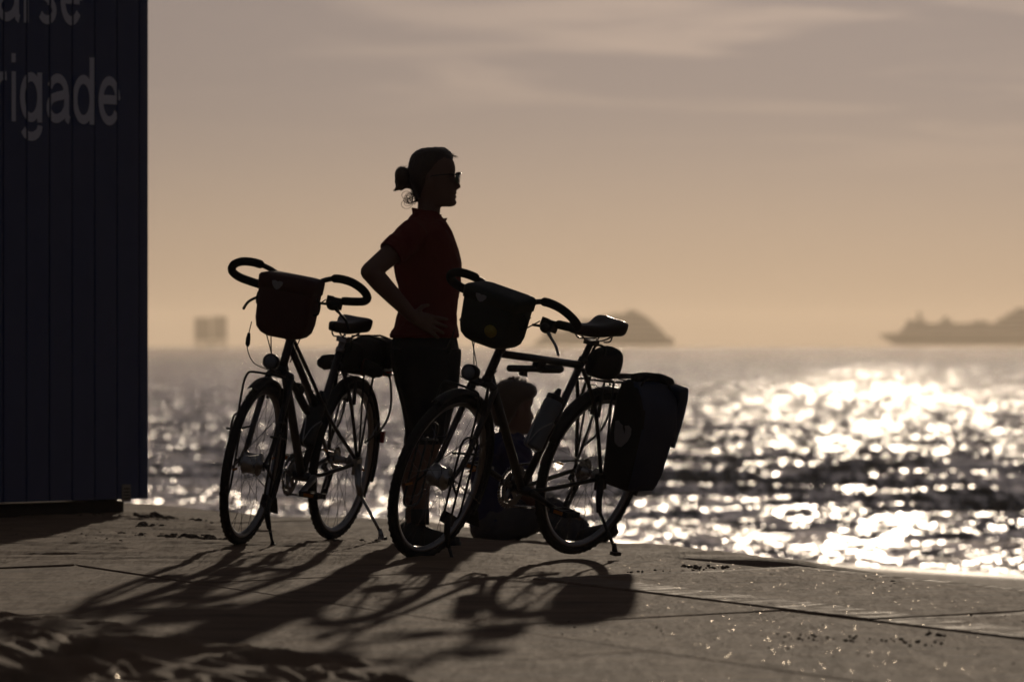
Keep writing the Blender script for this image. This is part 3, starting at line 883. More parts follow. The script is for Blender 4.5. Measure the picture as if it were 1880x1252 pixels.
def bike_matrix(front, rear, lean):
    """frame of a leaning bicycle: x forward, y to its left, z up, origin where the rear tyre stands"""
    h = (front - rear); h.z = 0; h.normalize()
    n = Vector((-h.y, h.x, 0)); z = Vector((0, 0, 1))
    u = z * math.cos(lean) + n * math.sin(lean)
    l = n * math.cos(lean) - z * math.sin(lean)
    return Matrix(((h.x, l.x, u.x, rear.x), (h.y, l.y, u.y, rear.y), (h.z, l.z, u.z, rear.z), (0, 0, 0, 1)))

# shared wheel meshes, centred on the axle
def arc(c, r, a0, a1, n, y=0.0):
    return [Vector((c[0] + r * math.cos(R(a0 + (a1 - a0) * i / n)), y, c[2] + r * math.sin(R(a0 + (a1 - a0) * i / n)))) for i in range(n + 1)]
def wheel_meshes():
    O = (0, 0, 0)
    mb = MB(); mr = 0.0205; Rm = RW - mr
    prof = []
    for k in range(14):
        a = 2 * math.pi * k / 14
        prof.append((Rm + mr * math.cos(a) * (1.0 if math.cos(a) > 0 else 0.85), mr * 0.98 * math.sin(a)))
    mb.lathe(prof, O, (0, 1, 0), 72, closed=True)
    # shoulder blocks of the tread
    for k in range(60):
        a = 2 * math.pi * k / 60
        for s in (-1, 1):
            d = Vector((math.cos(a), 0, math.sin(a)))
            rot = Matrix.Rotation(-a, 3, 'Y')
            mb.box(d * (Rm + mr * 0.66) + Vector((0, s * mr * 0.62, 0)), (0.005, 0.007, 0.012), rot)
    tyre = mb.mesh('tyre', M_rubber)
    mb = MB()
    mb.lathe([(0.318, -0.0125), (0.318, 0.0125), (0.312, 0.0128), (0.306, 0.0115), (0.297, 0.006), (0.297, -0.006), (0.306, -0.0115), (0.312, -0.0128)], O, (0, 1, 0), 72, closed=True)
    rim = mb.mesh('wheel', M_chrome)
    mb = MB(); mb.tube([(0, 0, 0), (0, 0, 1)], 0.0011, 5); spoke = mb.mesh('spoke', M_steel)
    mb = MB(); mb.lathe([(0.012, -0.05), (0.018, -0.045), (0.019, -0.036), (0.048, -0.034), (0.05, -0.03), (0.044, -0.026), (0.042, 0.026), (0.05, 0.03), (0.048, 0.034), (0.019, 0.036), (0.018, 0.045), (0.012, 0.05)], O, (0, 1, 0), 24)
    dyn = mb.mesh('hub_dynamo', M_alu)
    mb = MB(); mb.lathe([(0.009, -0.062), (0.013, -0.06), (0.015, -0.036), (0.028, -0.034), (0.028, -0.030), (0.015, -0.026), (0.015, 0.026), (0.03, 0.03), (0.03, 0.034), (0.016, 0.036), (0.013, 0.055), (0.009, 0.06)], O, (0, 1, 0), 24)
    hub = mb.mesh('hub', M_alu)
    mb = MB()
    for k in range(1):
        mb.box((0.0, 0, 0), (0.004, 0.004, 0.05)); mb.box((0, 0.004, 0), (0.010, 0.002, 0.05))
    refl = mb.mesh('spoke_reflector', M_amber)
    return dict(tyre=tyre, rim=rim, spoke=spoke, dyn=dyn, hub=hub, refl=refl)
WM = wheel_meshes()

def wheel(parent, c, hubkind, phase):
    w = link_mesh('wheel', WM['rim'], parent, Matrix.Translation(c) @ Matrix.Rotation(phase, 4, 'Y'))
    link_mesh('tyre', WM['tyre'], w)
    link_mesh(WM[hubkind].name, WM[hubkind], w)
    fr = 0.046 if hubkind == 'dyn' else 0.027
    N = 32
    for k in range(N):
        side = 1 if k % 2 else -1
        lead = 1 if (k // 2) % 2 else -1
        a_r = 2 * math.pi * k / N
        a_h = a_r + lead * (1.15 if hubkind == 'hub' else 0.95)
        p0 = Vector((fr * math.cos(a_h), side * 0.031, fr * math.sin(a_h)))
        p1 = Vector((0.299 * math.cos(a_r), side * 0.002, 0.299 * math.sin(a_r)))
        d = p1 - p0
        q = d.to_track_quat('Z', 'Y').to_matrix().to_4x4()
        link_mesh('spoke', WM['spoke'], w, Matrix.Translation(p0) @ q @ Matrix.Diagonal((1, 1, d.length, 1)))
    for k in (0, 1):
        a = math.pi * k + 0.4
        link_mesh('spoke_reflector', WM['refl'], w, Matrix.Translation((0.24 * math.cos(a), 0.004, 0.24 * math.sin(a))) @ Matrix.Rotation(math.pi / 2 - a, 4, 'Y'))
    return w

def mudguard(parent, c, a0, a1, name='mudguard', flare=0):
    """arched strip, curved in section, with its own thickness"""
    r0 = RW + 0.014; hw = 0.027; n = 40
    rings = []
    for i in range(n + 1):
        a = R(a0 + (a1 - a0) * i / n); d = Vector((math.cos(a), 0, math.sin(a)))
        ring = []
        for y, dr in ((-1, -0.010), (-0.75, 0.001), (-0.3, 0.006), (0.3, 0.006), (0.75, 0.001), (1, -0.010)):
            ring.append(Vector(c) + d * (r0 + dr) + Vector((0, y * hw, 0)))
        for y, dr in ((0.95, -0.0115), (0.7, -0.001), (0.28, 0.004), (-0.28, 0.004), (-0.7, -0.001), (-0.95, -0.0115)):
            ring.append(Vector(c) + d * (r0 + dr) + Vector((0, y * hw, 0)))
        rings.append(ring)
    mb = MB(); mb.rings(rings)
    return mb.build(name, M_plastic, parent)

def bez(pts, n=8):
    """Catmull-Rom through points"""
    P_ = [Vector(p) for p in pts]; out = []
    for i in range(len(P_) - 1):
        p0 = P_[max(i - 1, 0)]; p1 = P_[i]; p2 = P_[i + 1]; p3 = P_[min(i + 2, len(P_) - 1)]
        for k in range(n):
            t = k / n
            out.append(0.5 * ((2 * p1) + (p2 - p0) * t + (2 * p0 - 5 * p1 + 4 * p2 - p3) * t * t + (3 * p1 - p0 - 3 * p2 + p3) * t ** 3))
    out.append(P_[-1]); return out

def steer_matrix(deg):
    ax = Vector((-1 / math.tan(R(71)), 0, 1)).normalized(); p = Vector((1.002, 0, RW))
    return Matrix.Translation(p) @ Matrix.Rotation(R(deg), 4, ax) @ Matrix.Translation(-p)

def bicycle(label, mtx, style, group, BAR, steer):
    b = thing('bicycle', label, 'bicycle', mtx, group)
    MP = M_black if style == 'diamond' else M_grey
    wheel(b, AX_R, 'hub', 0.21)
    wheel(b, AX_F, 'dyn', 0.47)
    tanh = math.tan(R(71))
    def head(z, off=0.0): return Vector((1.002 - (z - RW) / tanh + off, 0, z))
    BB = Vector((0.455, 0, 0.285)); ST = Vector((0.228, 0, 0.83))
    def seat(z): return BB + (ST - BB) * ((z - BB.z) / (ST.z - BB.z))
    # ---- frame
    mb = MB()
    mb.tube([head(0.752), head(0.882)], 0.0185, 14)
    for z in (0.752, 0.882): mb.tube([head(z - 0.008), head(z + 0.008)], 0.0225, 14)
    mb.tube([BB, ST], 0.0158, 12)
    mb.tube([head(0.775), BB], 0.0185, 12)
    mb.tube([BB + Vector((0, -0.036, 0)), BB + Vector((0, 0.036, 0))], 0.021, 14)
    if style == 'diamond':
        mb.tube([head(0.862), seat(0.812)], 0.0158, 12)
        for s in (-1, 1):
            mb.tube(bez([seat(0.80) + Vector((0, s * 0.018, 0)), Vector((0.13, s * 0.045, 0.64)), AX_R + Vector((0.012, s * 0.066, 0.012))], 5), [0.009] * 5 + [0.0085] * 5 + [0.0075], 8)
    else:
        mb.tube([head(0.860), seat(0.545)], 0.0158, 12)
        for s in (-1, 1):
            mb.tube(bez([head(0.872) + Vector((-0.012, s * 0.016, 0)), Vector((0.56, s * 0.024, 0.705)), Vector((0.30, s * 0.036, 0.53)), AX_R + Vector((0.012, s * 0.066, 0.012))], 6), 0.0085, 8)
            mb.tube(bez([seat(0.78) + Vector((0, s * 0.018, 0)), Vector((0.13, s * 0.045, 0.62)), AX_R + Vector((0.0, s * 0.066, 0.012))], 5), 0.0078, 8)
    for s in (-1, 1):
        mb.tube(bez([BB + Vector((-0.01, s * 0.022, 0)), Vector((0.30, s * 0.044, 0.300)), AX_R + Vector((0.016, s * 0.066, -0.006))], 5), 0.0095, 8)
        mb.prism([(0.03, RW - 0.02), (0.02, RW + 0.03), (-0.012, RW + 0.02), (-0.018, RW - 0.016), (0.0, RW - 0.026)], s * 0.064, s * 0.069)
    mb.tube([(0.10, -0.045, 0.62), (0.10, 0.045, 0.62)], 0.006, 8)
    mb.build('frame', MP, b)
    # ---- fork
    mb = MB()
    crown = head(0.735)
    mb.tube([crown + Vector((0, -0.052, -0.012)), crown + Vector((0, -0.03, 0)), crown + Vector((0, 0.03, 0)), crown + Vector((0, 0.052, -0.012))], 0.016, 10)
    mb.tube([head(0.735), head(0.955)], 0.0135, 12)
    for s in (-1, 1):
        mb.tube(bez([crown + Vector((0, s * 0.050, -0.01)), head(0.55) + Vector((0, s * 0.056, 0)), head(0.42) + Vector((0.004, s * 0.056, 0)), AX_F + Vector((0, s * 0.055, 0.0))], 5), [0.0135] * 6 + [0.0125] * 5 + [0.010] * 5, 10)
        mb.box(AX_F + Vector((0, s * 0.055, -0.005)), (0.024, 0.006, 0.036))
        mb.tube([AX_F + Vector((0, s * 0.055, 0)), AX_F + Vector((0, s * 0.072, 0))], 0.009, 8)
    mb.build('fork', MP, b)
    # ---- brakes (front and rear, arms beside the tyre)
    for c0, s0 in ((head(0.675), 1), (Vector((0.135, 0, 0.665)), -1)):
        mb = MB()
        for s in (-1, 1):
            mb.tube([c0 + Vector((0.022 * s0, s * 0.056, -0.055)), c0 + Vector((0.03 * s0, s * 0.050, 0.01)), c0 + Vector((0.028 * s0, s * 0.044, 0.055))], [0.010, 0.008, 0.006], 8, round_ends=True)
            mb.box(c0 + Vector((0.012 * s0, s * 0.030, -0.028)), (0.012, 0.010, 0.055) if s0 > 0 else (0.012, 0.010, 0.055))
        mb.tube(bez([c0 + Vector((0.03 * s0, -0.044, 0.05)), c0 + Vector((0.03 * s0, 0, 0.062)), c0 + Vector((0.03 * s0, 0.05, 0.05))], 4), 0.0025, 6)
        mb.build('brake', M_plastic, b)
    # ---- mudguards with stays
    g = mudguard(b, AX_F, 62, 208)
    mb = MB()
    for a in (150, 200):
        for s in (-1, 1):
            mb.tube([AX_F + Vector((0, s * 0.064, 0.01)), AX_F + Vector((math.cos(R(a)) * (RW + 0.008), s * 0.026, math.sin(R(a)) * (RW + 0.008)))], 0.0021, 6)
    mb.build('stay', M_steel, g)
    mb = MB(); mb.prism([(-0.030, 0.0), (0.030, 0.0), (0.036, -0.075), (-0.036, -0.075)], -0.0015, 0.0015, 'x')
    fl = mb.build('mud_flap', M_rubber, g); fl.location = AX_F + Vector((math.cos(R(205)) * (RW + 0.012), 0, math.sin(R(205)) * (RW + 0.012)))
    fl.rotation_euler = (0, R(25), 0)
    g = mudguard(b, AX_R, 22, 196)
    mb = MB()
    for a in (95, 150):
        for s in (-1, 1):
            mb.tube([AX_R + Vector((0, s * 0.075, 0.01)), AX_R + Vector((math.cos(R(a)) * (RW + 0.008), s * 0.026, math.sin(R(a)) * (RW + 0.008)))], 0.0021, 6)
    mb.build('stay', M_steel, g)
    mb = MB(); mb.box(AX_R + Vector((-RW - 0.03, 0, 0.10)), (0.016, 0.06, 0.05)); mb.build('rear_reflector', M_red, g)
    # ---- seat post and saddle
    sz = 0.955 if style == 'diamond' else 0.925
    mb = MB(); mb.tube([seat(0.80), seat(sz - 0.045)], 0.0136, 12); mb.tube([seat(0.822), seat(0.842)], 0.019, 12); mb.box(seat(sz - 0.045), (0.05, 0.045, 0.022)); mb.build('seat_post', M_plastic if style == 'diamond' else M_alu, b)
    # saddle: cross-sections from nose to tail, x relative to the clamp
    sc = seat(sz - 0.045)
    secs = [(0.175, 0.010, 0.000, 0.020), (0.165, 0.020, 0.002, 0.034), (0.12, 0.024, 0.003, 0.040), (0.06, 0.030, 0.000, 0.045), (0.01, 0.042, -0.001, 0.046), (-0.04, 0.062, 0.010, 0.050), (-0.085, 0.078, 0.024, 0.062), (-0.115, 0.080, 0.027, 0.066), (-0.135, 0.066, 0.022, 0.056), (-0.146, 0.040, 0.012, 0.036)]
    rings = []
    for x, hw, dz, th in secs:
        ring = []
        for k in range(18):
            a = 2 * math.pi * k / 18
            cy, cz = math.cos(a), math.sin(a)
            y = hw * math.copysign(abs(cy) ** 0.75, cy)
            if cz >= 0:
                groove = 0.010 * math.exp(-(y / 0.02) ** 2) if hw > 0.05 else 0.004 * math.exp(-(y / 0.012) ** 2)
                z = 0.016 * cz ** 0.7 - groove
            else:
                z = -th * (abs(cz) ** 0.6) * (0.75 + 0.25 * abs(y) / hw)
            ring.append(sc + Vector((x - 0.01, y, 0.062 + dz + z)))
        rings.append(ring)
    mb = MB(); mb.rings(rings); sd = mb.build('saddle', M_saddle, b, subsurf=1)
    mb = MB()
    for s in (-1, 1):
        mb.tube(bez([sc + Vector((0.13, s * 0.012, 0.052)), sc + Vector((0.07, s * 0.022, 0.014)), sc + Vector((0, s * 0.022, 0.010)), sc + Vector((-0.06, s * 0.022, 0.014)), sc + Vector((-0.11, s * 0.045, 0.050))], 5), 0.0036, 7)
        mb.tube(bez([sc + Vector((-0.095, s * 0.03, 0.045)), sc + Vector((-0.09, s * 0.03, 0.01)), sc + Vector((-0.06, s * 0.02, 0.004))], 4), 0.0035, 7)
    mb.build('saddle_rail', M_steel, sd)
    # ---- stem and butterfly bar
    top = head(0.945)
    mb = MB(); mb.tube([head(0.892), head(0.955)], 0.0165, 12); mb.tube([top, BAR + Vector((-0.01, 0, -0.10)), BAR], 0.0145, 12); mb.tube([BAR + Vector((0, -0.026, 0)), BAR + Vector((0, 0.026, 0))], 0.019, 14); mb.build('stem', MP, b)
    bare, grip, lev = MB(), [], []
    loop = [(0.0, 0.0, 0.0), (0.004, 0.07, 0.004), (0.030, 0.13, 0.030), (0.052, 0.185, 0.044), (0.052, 0.245, 0.040), (0.030, 0.290, 0.018), (-0.010, 0.306, -0.012), (-0.050, 0.285, -0.034), (-0.078, 0.235, -0.046), (-0.092, 0.175, -0.054), (-0.098, 0.120, -0.060)]
    for s in (-1, 1):
        pts = bez([BAR + Vector((x, s * y, z)) for x, y, z in loop], 6)
        bare.tube(pts, 0.0112, 12)
        g2 = MB(); k0 = 15; g2.tube(pts[k0:-6], [0.0135] + [0.0182] * (len(pts[k0:-6]) - 2) + [0.0165], 12, round_ends=False); grip.append(g2)
    hb = bare.build('handlebar', M_plastic, b)
    for s, g2 in zip((-1, 1), grip): g2.build('foam_grip', M_foam, hb)
    for s in (-1, 1):
        e = BAR + Vector((-0.098, s * 0.120, -0.060)); q = BAR + Vector((-0.094, s * 0.155, -0.057))
        mb = MB()
        mb.box(q + Vector((0.012, 0, -0.012)), (0.050, 0.040, 0.040), (0, R(-20), 0))
        mb.ball(q + Vector((0.030, -s * 0.012, -0.022)), (0.026, 0.026, 0.022))
        mb.box(q + Vector((0.01, -s * 0.028, -0.004)), (0.045, 0.030, 0.034), (0, R(-15), 0))
        mb.tube([q + Vector((0.03, -s * 0.03, -0.02)), q + Vector((0.07, -s * 0.055, -0.02))], 0.006, 8)
        sh = mb.build('shifter', M_plastic, hb, bevel=0.003)
        mb = MB()
        mb.tube(bez([q + Vector((0.03, -s * 0.005, -0.028)), q + Vector((0.052, s * 0.03, -0.046)), q + Vector((0.056, s * 0.065, -0.072)), q + Vector((0.050, s * 0.083, -0.104))], 5), [0.0075] * 5 + [0.006] * 10 + [0.0065], 8, round_ends=True)
        mb.build('brake_lever', M_alu if style == 'diamond' else M_plastic, hb)
    # ---- cables
    mb = MB()
    c2 = head(0.80)
    for y0, dx, zz, y1 in ((0.10, 0.10, 0.80, 0.03), (-0.10, 0.08, 0.82, -0.03), (0.06, 0.06, 0.86, 0.02), (-0.05, 0.12, 0.78, 0.01)):
        mb.tube(bez([BAR + Vector((-0.06, y0 * 1.1, -0.06)), BAR + Vector((0.07, y0, -0.11)), Vector((c2.x + dx, y0 * 0.9, 0.93)), Vector((c2.x + dx * 0.7, y0 * 0.5, zz)), Vector((c2.x + 0.01, y1, 0.72 if y0 < 0 else 0.80))], 6), 0.0026, 6)
    mb.build('cable', M_rubber, b)
    # lamp lead hanging from the bag, with its plug
    mb = MB()
    pl = [Vector((1.00, -0.125, 0.935)), Vector((1.00, -0.128, 0.88)), Vector((1.01, -0.12, 0.82)), Vector((1.00, -0.085, 0.765)), Vector((0.96, -0.03, 0.745))]
    mb.tube(bez(pl, 6), 0.0022, 6)
    mb.tube([Vector((1.00, -0.128, 0.885)), Vector((1.004, -0.126, 0.862)), Vector((1.008, -0.123, 0.838)), Vector((1.010, -0.120, 0.828))], [0.006, 0.0105, 0.0105, 0.005], 8)
    mb.build('lamp_lead', M_rubber, b)
    # ---- head lamp on the fork crown
    lc = head(0.735) + Vector((0.115, -0.012, 0.048))
    mb = MB()
    mb.lathe([(0.012, -0.038), (0.026, -0.030), (0.033, -0.010), (0.034, 0.022), (0.031, 0.024), (0.030, 0.021)], lc, (1, 0, 0.06), 20)
    mb.tube([head(0.74), head(0.73) + Vector((0.05, -0.006, 0.0)), lc + Vector((0, 0, -0.032))], 0.006, 8)
    hl = mb.build('headlight', M_plastic, b)
    mb = MB(); mb.lathe([(0.001, 0.027), (0.016, 0.026), (0.0295, 0.0215), (0.0295, 0.0195), (0.001, 0.0195)], lc, (1, 0, 0.06), 20); mb.build('lamp_lens', M_lens, hl)
    # ---- low front rack: a loop each side, a hoop over the wheel
    mb = MB()
    for s in (-1, 1):
        y = s * 0.098
        x0, x1, z0, z1, rr = 0.985, 1.115, 0.195, 0.545, 0.035
        lp = [(x0, y, z0 + rr), (x0, y, z1 - rr), (x0 + rr * 0.3, y, z1 - rr * 0.3), (x0 + rr, y, z1), (x1 - rr, y, z1), (x1 - rr * 0.3, y, z1 - rr * 0.3), (x1, y, z1 - rr), (x1, y, z0 + rr), (x1 - rr * 0.3, y, z0 + rr * 0.3), (x1 - rr, y, z0), (x0 + rr, y, z0), (x0 + rr * 0.3, y, z0 + rr * 0.3)]
        mb.tube(lp, 0.005, 8, closed=True)
        mb.tube([(x0 - 0.02, y, 0.47), (x1 + 0.05, y, 0.485)], 0.005, 8)
        mb.tube([AX_F + Vector((0, s * 0.06, 0)), (1.05, y, 0.30)], 0.005, 8)
        fb = head(0.50)
        mb.tube([fb + Vector((0, s * 0.056, 0)), (fb.x + 0.03, y, 0.48)], 0.005, 8)
        mb.tube([(1.05, y, 0.20), (1.05, y, 0.485)], 0.005, 8)
    hoop = bez([(1.05, -0.098, 0.52), (1.052, -0.098, 0.66), (1.054, -0.088, 0.715), (1.054, -0.06, 0.731), (1.054, 0.06, 0.731), (1.054, 0.088, 0.715), (1.052, 0.098, 0.66), (1.05, 0.098, 0.52)], 4)
    mb.tube(hoop, 0.005, 8)
    mb.build('front_rack', M_plastic, b)
    # ---- front stand hanging from the low rack (left side)
    mb = MB()
    gy = 0.152; gz = 0.287 * gy if style == 'diamond' else 0.176 * gy
    mb.box((1.075, 0.098, 0.205), (0.075, 0.026, 0.045), (0, R(-18), 0))
    mb.tube([(1.085, 0.104, 0.215), (1.080, 0.112, 0.155), (1.070, 0.130, 0.095)], [0.015, 0.0135, 0.010], 10)
    mb.tube([(1.070, 0.130, 0.10), (1.062, gy - 0.004, gz + 0.022), (1.058, gy, gz + 0.008)], [0.0075, 0.0065, 0.009], 8)
    mb.box((1.056, gy + 0.004, gz + 0.005), (0.034, 0.018, 0.010))
    mb.build('front_stand', M_plastic, b)
    # ---- rear rack
    mb = MB()
    for s in (-1, 1):
        rail = bez([(0.135, s * 0.012, 0.752), (0.11, s * 0.045, 0.755), (0.06, s * 0.060, 0.755), (-0.26, s * 0.060, 0.752), (-0.315, s * 0.045, 0.750), (-0.325, 0, 0.750)], 5)
        mb.tube(rail, 0.005, 8)
        mb.tube([(0.06, s * 0.060, 0.755), (0.006, s * 0.075, 0.375)], 0.005, 8)
        mb.tube([(-0.06, s * 0.060, 0.755), (0.0, s * 0.075, 0.375)], 0.005, 8)
        low = bez([(-0.13, s * 0.060, 0.755), (-0.13, s * 0.085, 0.745), (-0.15, s * 0.105, 0.72), (-0.20, s * 0.108, 0.60), (-0.165, s * 0.100, 0.51), (-0.03, s * 0.080, 0.44)], 5)
        mb.tube(low, 0.005, 8)
        mb.tube([(-0.13, s * 0.085, 0.738), (-0.29, s * 0.075, 0.738)], 0.005, 8)
        mb.tube([(0.135, s * 0.012, 0.752), (0.205, s * 0.018, 0.75)], 0.004, 8)
    for x in (0.05, -0.05, -0.15, -0.25): mb.tube([(x, -0.06, 0.755), (x, 0.06, 0.755)], 0.004, 8)
    mb.tube([(0.06, 0, 0.757), (-0.31, 0, 0.755)], 0.004, 8)
    rk = mb.build('rear_rack', M_plastic, b)
    mb = MB(); mb.box((-0.335, 0, 0.735), (0.02, 0.07, 0.035)); mb.build('tail_light', M_red, rk, bevel=0.004)
    # ---- kickstand at the rear, left side
    lean = 0.287 if style == 'diamond' else 0.176
    gy = 0.262; gz = lean * gy
    mb = MB()
    mb.box((0.02, 0.078, 0.335), (0.055, 0.024, 0.07), (0, R(10), 0))
    mb.tube([(0.03, 0.084, 0.345), (0.045, 0.105, 0.265), (0.052, 0.125, 0.215)], [0.016, 0.0145, 0.012], 10)
    mb.tube([(0.052, 0.125, 0.22), (0.075, gy - 0.01, gz + 0.03)], 0.0072, 8)
    mb.tube([(0.073, gy - 0.016, gz + 0.042), (0.078, gy, gz + 0.010)], [0.009, 0.0125], 10)
    mb.box((0.080, gy + 0.006, gz + 0.007), (0.045, 0.026, 0.014))
    mb.build('kickstand', M_alu if style != 'diamond' else M_plastic, b)
    # ---- drive: chainrings, cranks, pedals, chain, cassette, derailleur
    mb = MB()
    def ring_gear(r, y, th, teeth):
        prof = []
        n = teeth * 2
        vs, fs = [], []
        for k in range(n):
            a = 2 * math.pi * k / n
            ro = r + (0.003 if k % 2 else -0.002)
            d = Vector((math.cos(a), 0, math.sin(a)))
            for rr_, yy in ((ro, y - th), (ro, y + th), (r * 0.78, y + th), (r * 0.78, y - th)):
                vs.append(BB + d * rr_ + Vector((0, yy, 0)))
        for k in range(n):
            k2 = (k + 1) % n
            for i in range(4):
                j = (i + 1) % 4
                fs.append((k * 4 + i, k2 * 4 + i, k2 * 4 + j, k * 4 + j))
        mb.add(vs, fs, False)
    ring_gear(0.092, -0.050, 0.0015, 44); ring_gear(0.070, -0.042, 0.0015, 34)
    for k in range(5):
        a = 2 * math.pi * k / 5 + 0.3
        mb.tube([BB + Vector((0, -0.05, 0)), BB + Vector((0.074 * math.cos(a), -0.048, 0.074 * math.sin(a)))], [0.012, 0.007], 8)
    mb.build('chainring', M_alu, b)
    ca = R(-158) if style == 'diamond' else R(-20)
    for s in (-1, 1):
        a = ca if s > 0 else ca + math.pi
        d = Vector((math.cos(a), 0, math.sin(a)))
        mb = MB()
        mb.tube([BB + Vector((0, s * 0.055, 0)), BB + d * 0.085 + Vector((0, s * 0.064, 0)), BB + d * 0.17 + Vector((0, s * 0.072, 0))], [0.017, 0.012, 0.013], 10, round_ends=True)
        cr_ = mb.build('crank', M_alu if style != 'diamond' else M_plastic, b)
        pc = BB + d * 0.17 + Vector((0, s * 0.125, 0))
        mb = MB()
        mb.tube([pc + Vector((0, -s * 0.05, 0)), pc + Vector((0, s * 0.045, 0))], 0.008, 8)
        for dx in (-0.04, 0.04): mb.box(pc + Vector((dx, 0, 0)), (0.012, 0.088, 0.024))
        for dy in (-0.038, 0, 0.038): mb.box(pc + Vector((0, dy, 0)), (0.078, 0.010, 0.020))
        pd = mb.build('pedal', M_plastic, cr_)
        for dx in (-0.047, 0.047):
            mb = MB(); mb.box(pc + Vector((dx, 0, 0)), (0.003, 0.045, 0.014)); mb.build('pedal_reflector', M_amber, cr_)
    mb = MB()
    for k, r in enumerate((0.052, 0.047, 0.042, 0.038, 0.034, 0.030, 0.027, 0.024)):
        y = -0.030 - k * 0.0038
        n = 36; prof = []
        vs, fs = [], []
        for i in range(n):
            a = 2 * math.pi * i / n; ro = r + (0.0025 if i % 2 else -0.0015); d = Vector((math.cos(a), 0, math.sin(a)))
            for rr_, yy in ((ro, y - 0.001), (ro, y + 0.001), (r * 0.45, y + 0.001), (r * 0.45, y - 0.001)): vs.append(AX_R + d * rr_ + Vector((0, yy, 0)))
        for i in range(n):
            i2 = (i + 1) % n
            for p in range(4):
                q = (p + 1) % 4
                fs.append((i * 4 + p, i2 * 4 + p, i2 * 4 + q, i * 4 + q))
        mb.add(vs, fs, False)
    mb.build('cassette', M_steel, b)
    # derailleur
    j1 = AX_R + Vector((0.010, -0.046, -0.075)); j2 = AX_R + Vector((0.045, -0.046, -0.150))
    mb = MB()
    for j in (j1, j2): mb.lathe([(0.006, -0.005), (0.019, -0.004), (0.019, 0.004), (0.006, 0.005)], j, (0, 1, 0), 14)
    for dy in (-0.009, 0.009): mb.tube([j1 + Vector((0, dy, 0.01)), j2 + Vector((0.004, dy, -0.006))], 0.007, 8)
    mb.tube([AX_R + Vector((0, -0.070, -0.01)), AX_R + Vector((0.012, -0.078, -0.045)), j1], [0.011, 0.014, 0.010], 8)
    mb.build('derailleur', M_plastic, b)
    # chain: upper run, lower run through the jockey wheels; plates alternate
    path = [AX_R + Vector((0.0, -0.044, 0.040)), AX_R + Vector((0.2, -0.046, 0.040)), BB + Vector((-0.01, -0.050, 0.091))]
    for i in range(9):
        a = R(92 - 22.5 * i); path.append(BB + Vector((0.091 * math.cos(a), -0.050, 0.091 * math.sin(a))))
    path += [BB + Vector((-0.03, -0.050, -0.086)), j2 + Vector((0.0, 0, -0.019)), j2 + Vector((-0.019, 0, 0)), j1 + Vector((0.019, 0, 0.004)), j1 + Vector((0, 0, 0.02)), AX_R + Vector((-0.034, -0.044, -0.02)), AX_R + Vector((-0.036, -0.044, 0.02))]
    mb = MB()
    tot = []
    for i in range(len(path)):
        p, q = path[i], path[(i + 1) % len(path)]
        L_ = (q - p).length; n = max(1, int(L_ / 0.0127)); d = (q - p)
        for k in range(n):
            a, c = p + d * (k / n), p + d * ((k + 1) / n)
            m = (a + c) / 2; an = math.atan2(d.z, d.x)
            mb.box(m, (0.0125, 0.006 if k % 2 else 0.0035, 0.0085), Matrix.Rotation(-an, 3, 'Y'))
    mb.build('chain', M_steel, b)
    SM = steer_matrix(steer)
    for ch in b.children:
        k = ch.name.split('.')[0]
        front = k in ('fork', 'stem', 'handlebar', 'headlight', 'front_rack', 'front_stand', 'lamp_lead', 'cable')
        if k == 'wheel' and ch.matrix_basis.translation.x > 0.5: front = True
        if k in ('brake', 'mudguard') and max(v.co.x for v in ch.data.vertices) > 0.6: front = True
        if front: ch.matrix_basis = SM @ ch.matrix_basis
    return b

rf, rr = ground_at(776, 1027), ground_at(1049, 1017)
MR = bike_matrix(rf, rr, R(15.3)); MR.translation = rr
MR = Matrix.Translation((0, 0, 0.0)) @ MR
lf = P(440, 1002, 33.57); lr = P(607, 986, 34.55)
lr.z = top_z(lr.x, lr.y) - 0.002; 
ML = bike_matrix(lf, lr, R(9.2))
bike_r = bicycle('black diamond frame touring bicycle with a pannier, leaning on its stand', MR, 'diamond', 'touring bicycles parked on the paving', Vector((0.815, 0, 1.09)), 6)
bike_l = bicycle('dark step-through touring bicycle by the hut, carrying a bundle on its rear rack', ML, 'mixte', 'touring bicycles parked on the paving', Vector((0.835, 0, 1.13)), 4)

# ------------------------------------------------------------------ things the bicycles carry
M_cordura = material('black_bag_fabric', (0.014, 0.013, 0.013), 0.75, var=0.2, scale=30, bump=0.0008, bscale=500)
M_redbag = material('dark_red_bag_fabric', (0.060, 0.010, 0.010), 0.6, var=0.2, scale=20, bump=0.0008, bscale=400)
M_greenbag = material('dark_green_bag_fabric', (0.014, 0.018, 0.014), 0.6, var=0.2, scale=20, bump=0.0008, bscale=400)
M_bluebag = material('navy_bag_fabric', (0.026, 0.036, 0.075), 0.55, var=0.2, scale=14, bump=0.0015, bscale=60)
M_reflect = material('reflective_patch', (0.34, 0.33, 0.33), 0.5, var=0.05)
M_yellow = material('yellow_patch', (0.36, 0.27, 0.04), 0.5, var=0.1)
M_bottle = material('bottle_plastic', (0.16, 0.18, 0.20), 0.35, var=0.05)
M_bottled = material('black_bottle_plastic', (0.02, 0.02, 0.022), 0.4, var=0.05)

def at_bike(m, p, rot=None):
    r = m @ Matrix.Translation(p)
    if rot is not None: r = r @ rot
    return r

def rrect(hw, hd, r, n=4):
    """rounded rectangle in (y, x)"""
    pts = []
    for cx, cy, a0 in ((hd - r, hw - r, 0), (-hd + r, hw - r, 90), (-hd + r, -hw + r, 180), (hd - r, -hw + r, 270)):
        for i in range(n + 1):
            a = R(a0 + 90 * i / n)
            pts.append((cx + r * math.cos(a), cy + r * math.sin(a)))
    return pts     # (x, y)

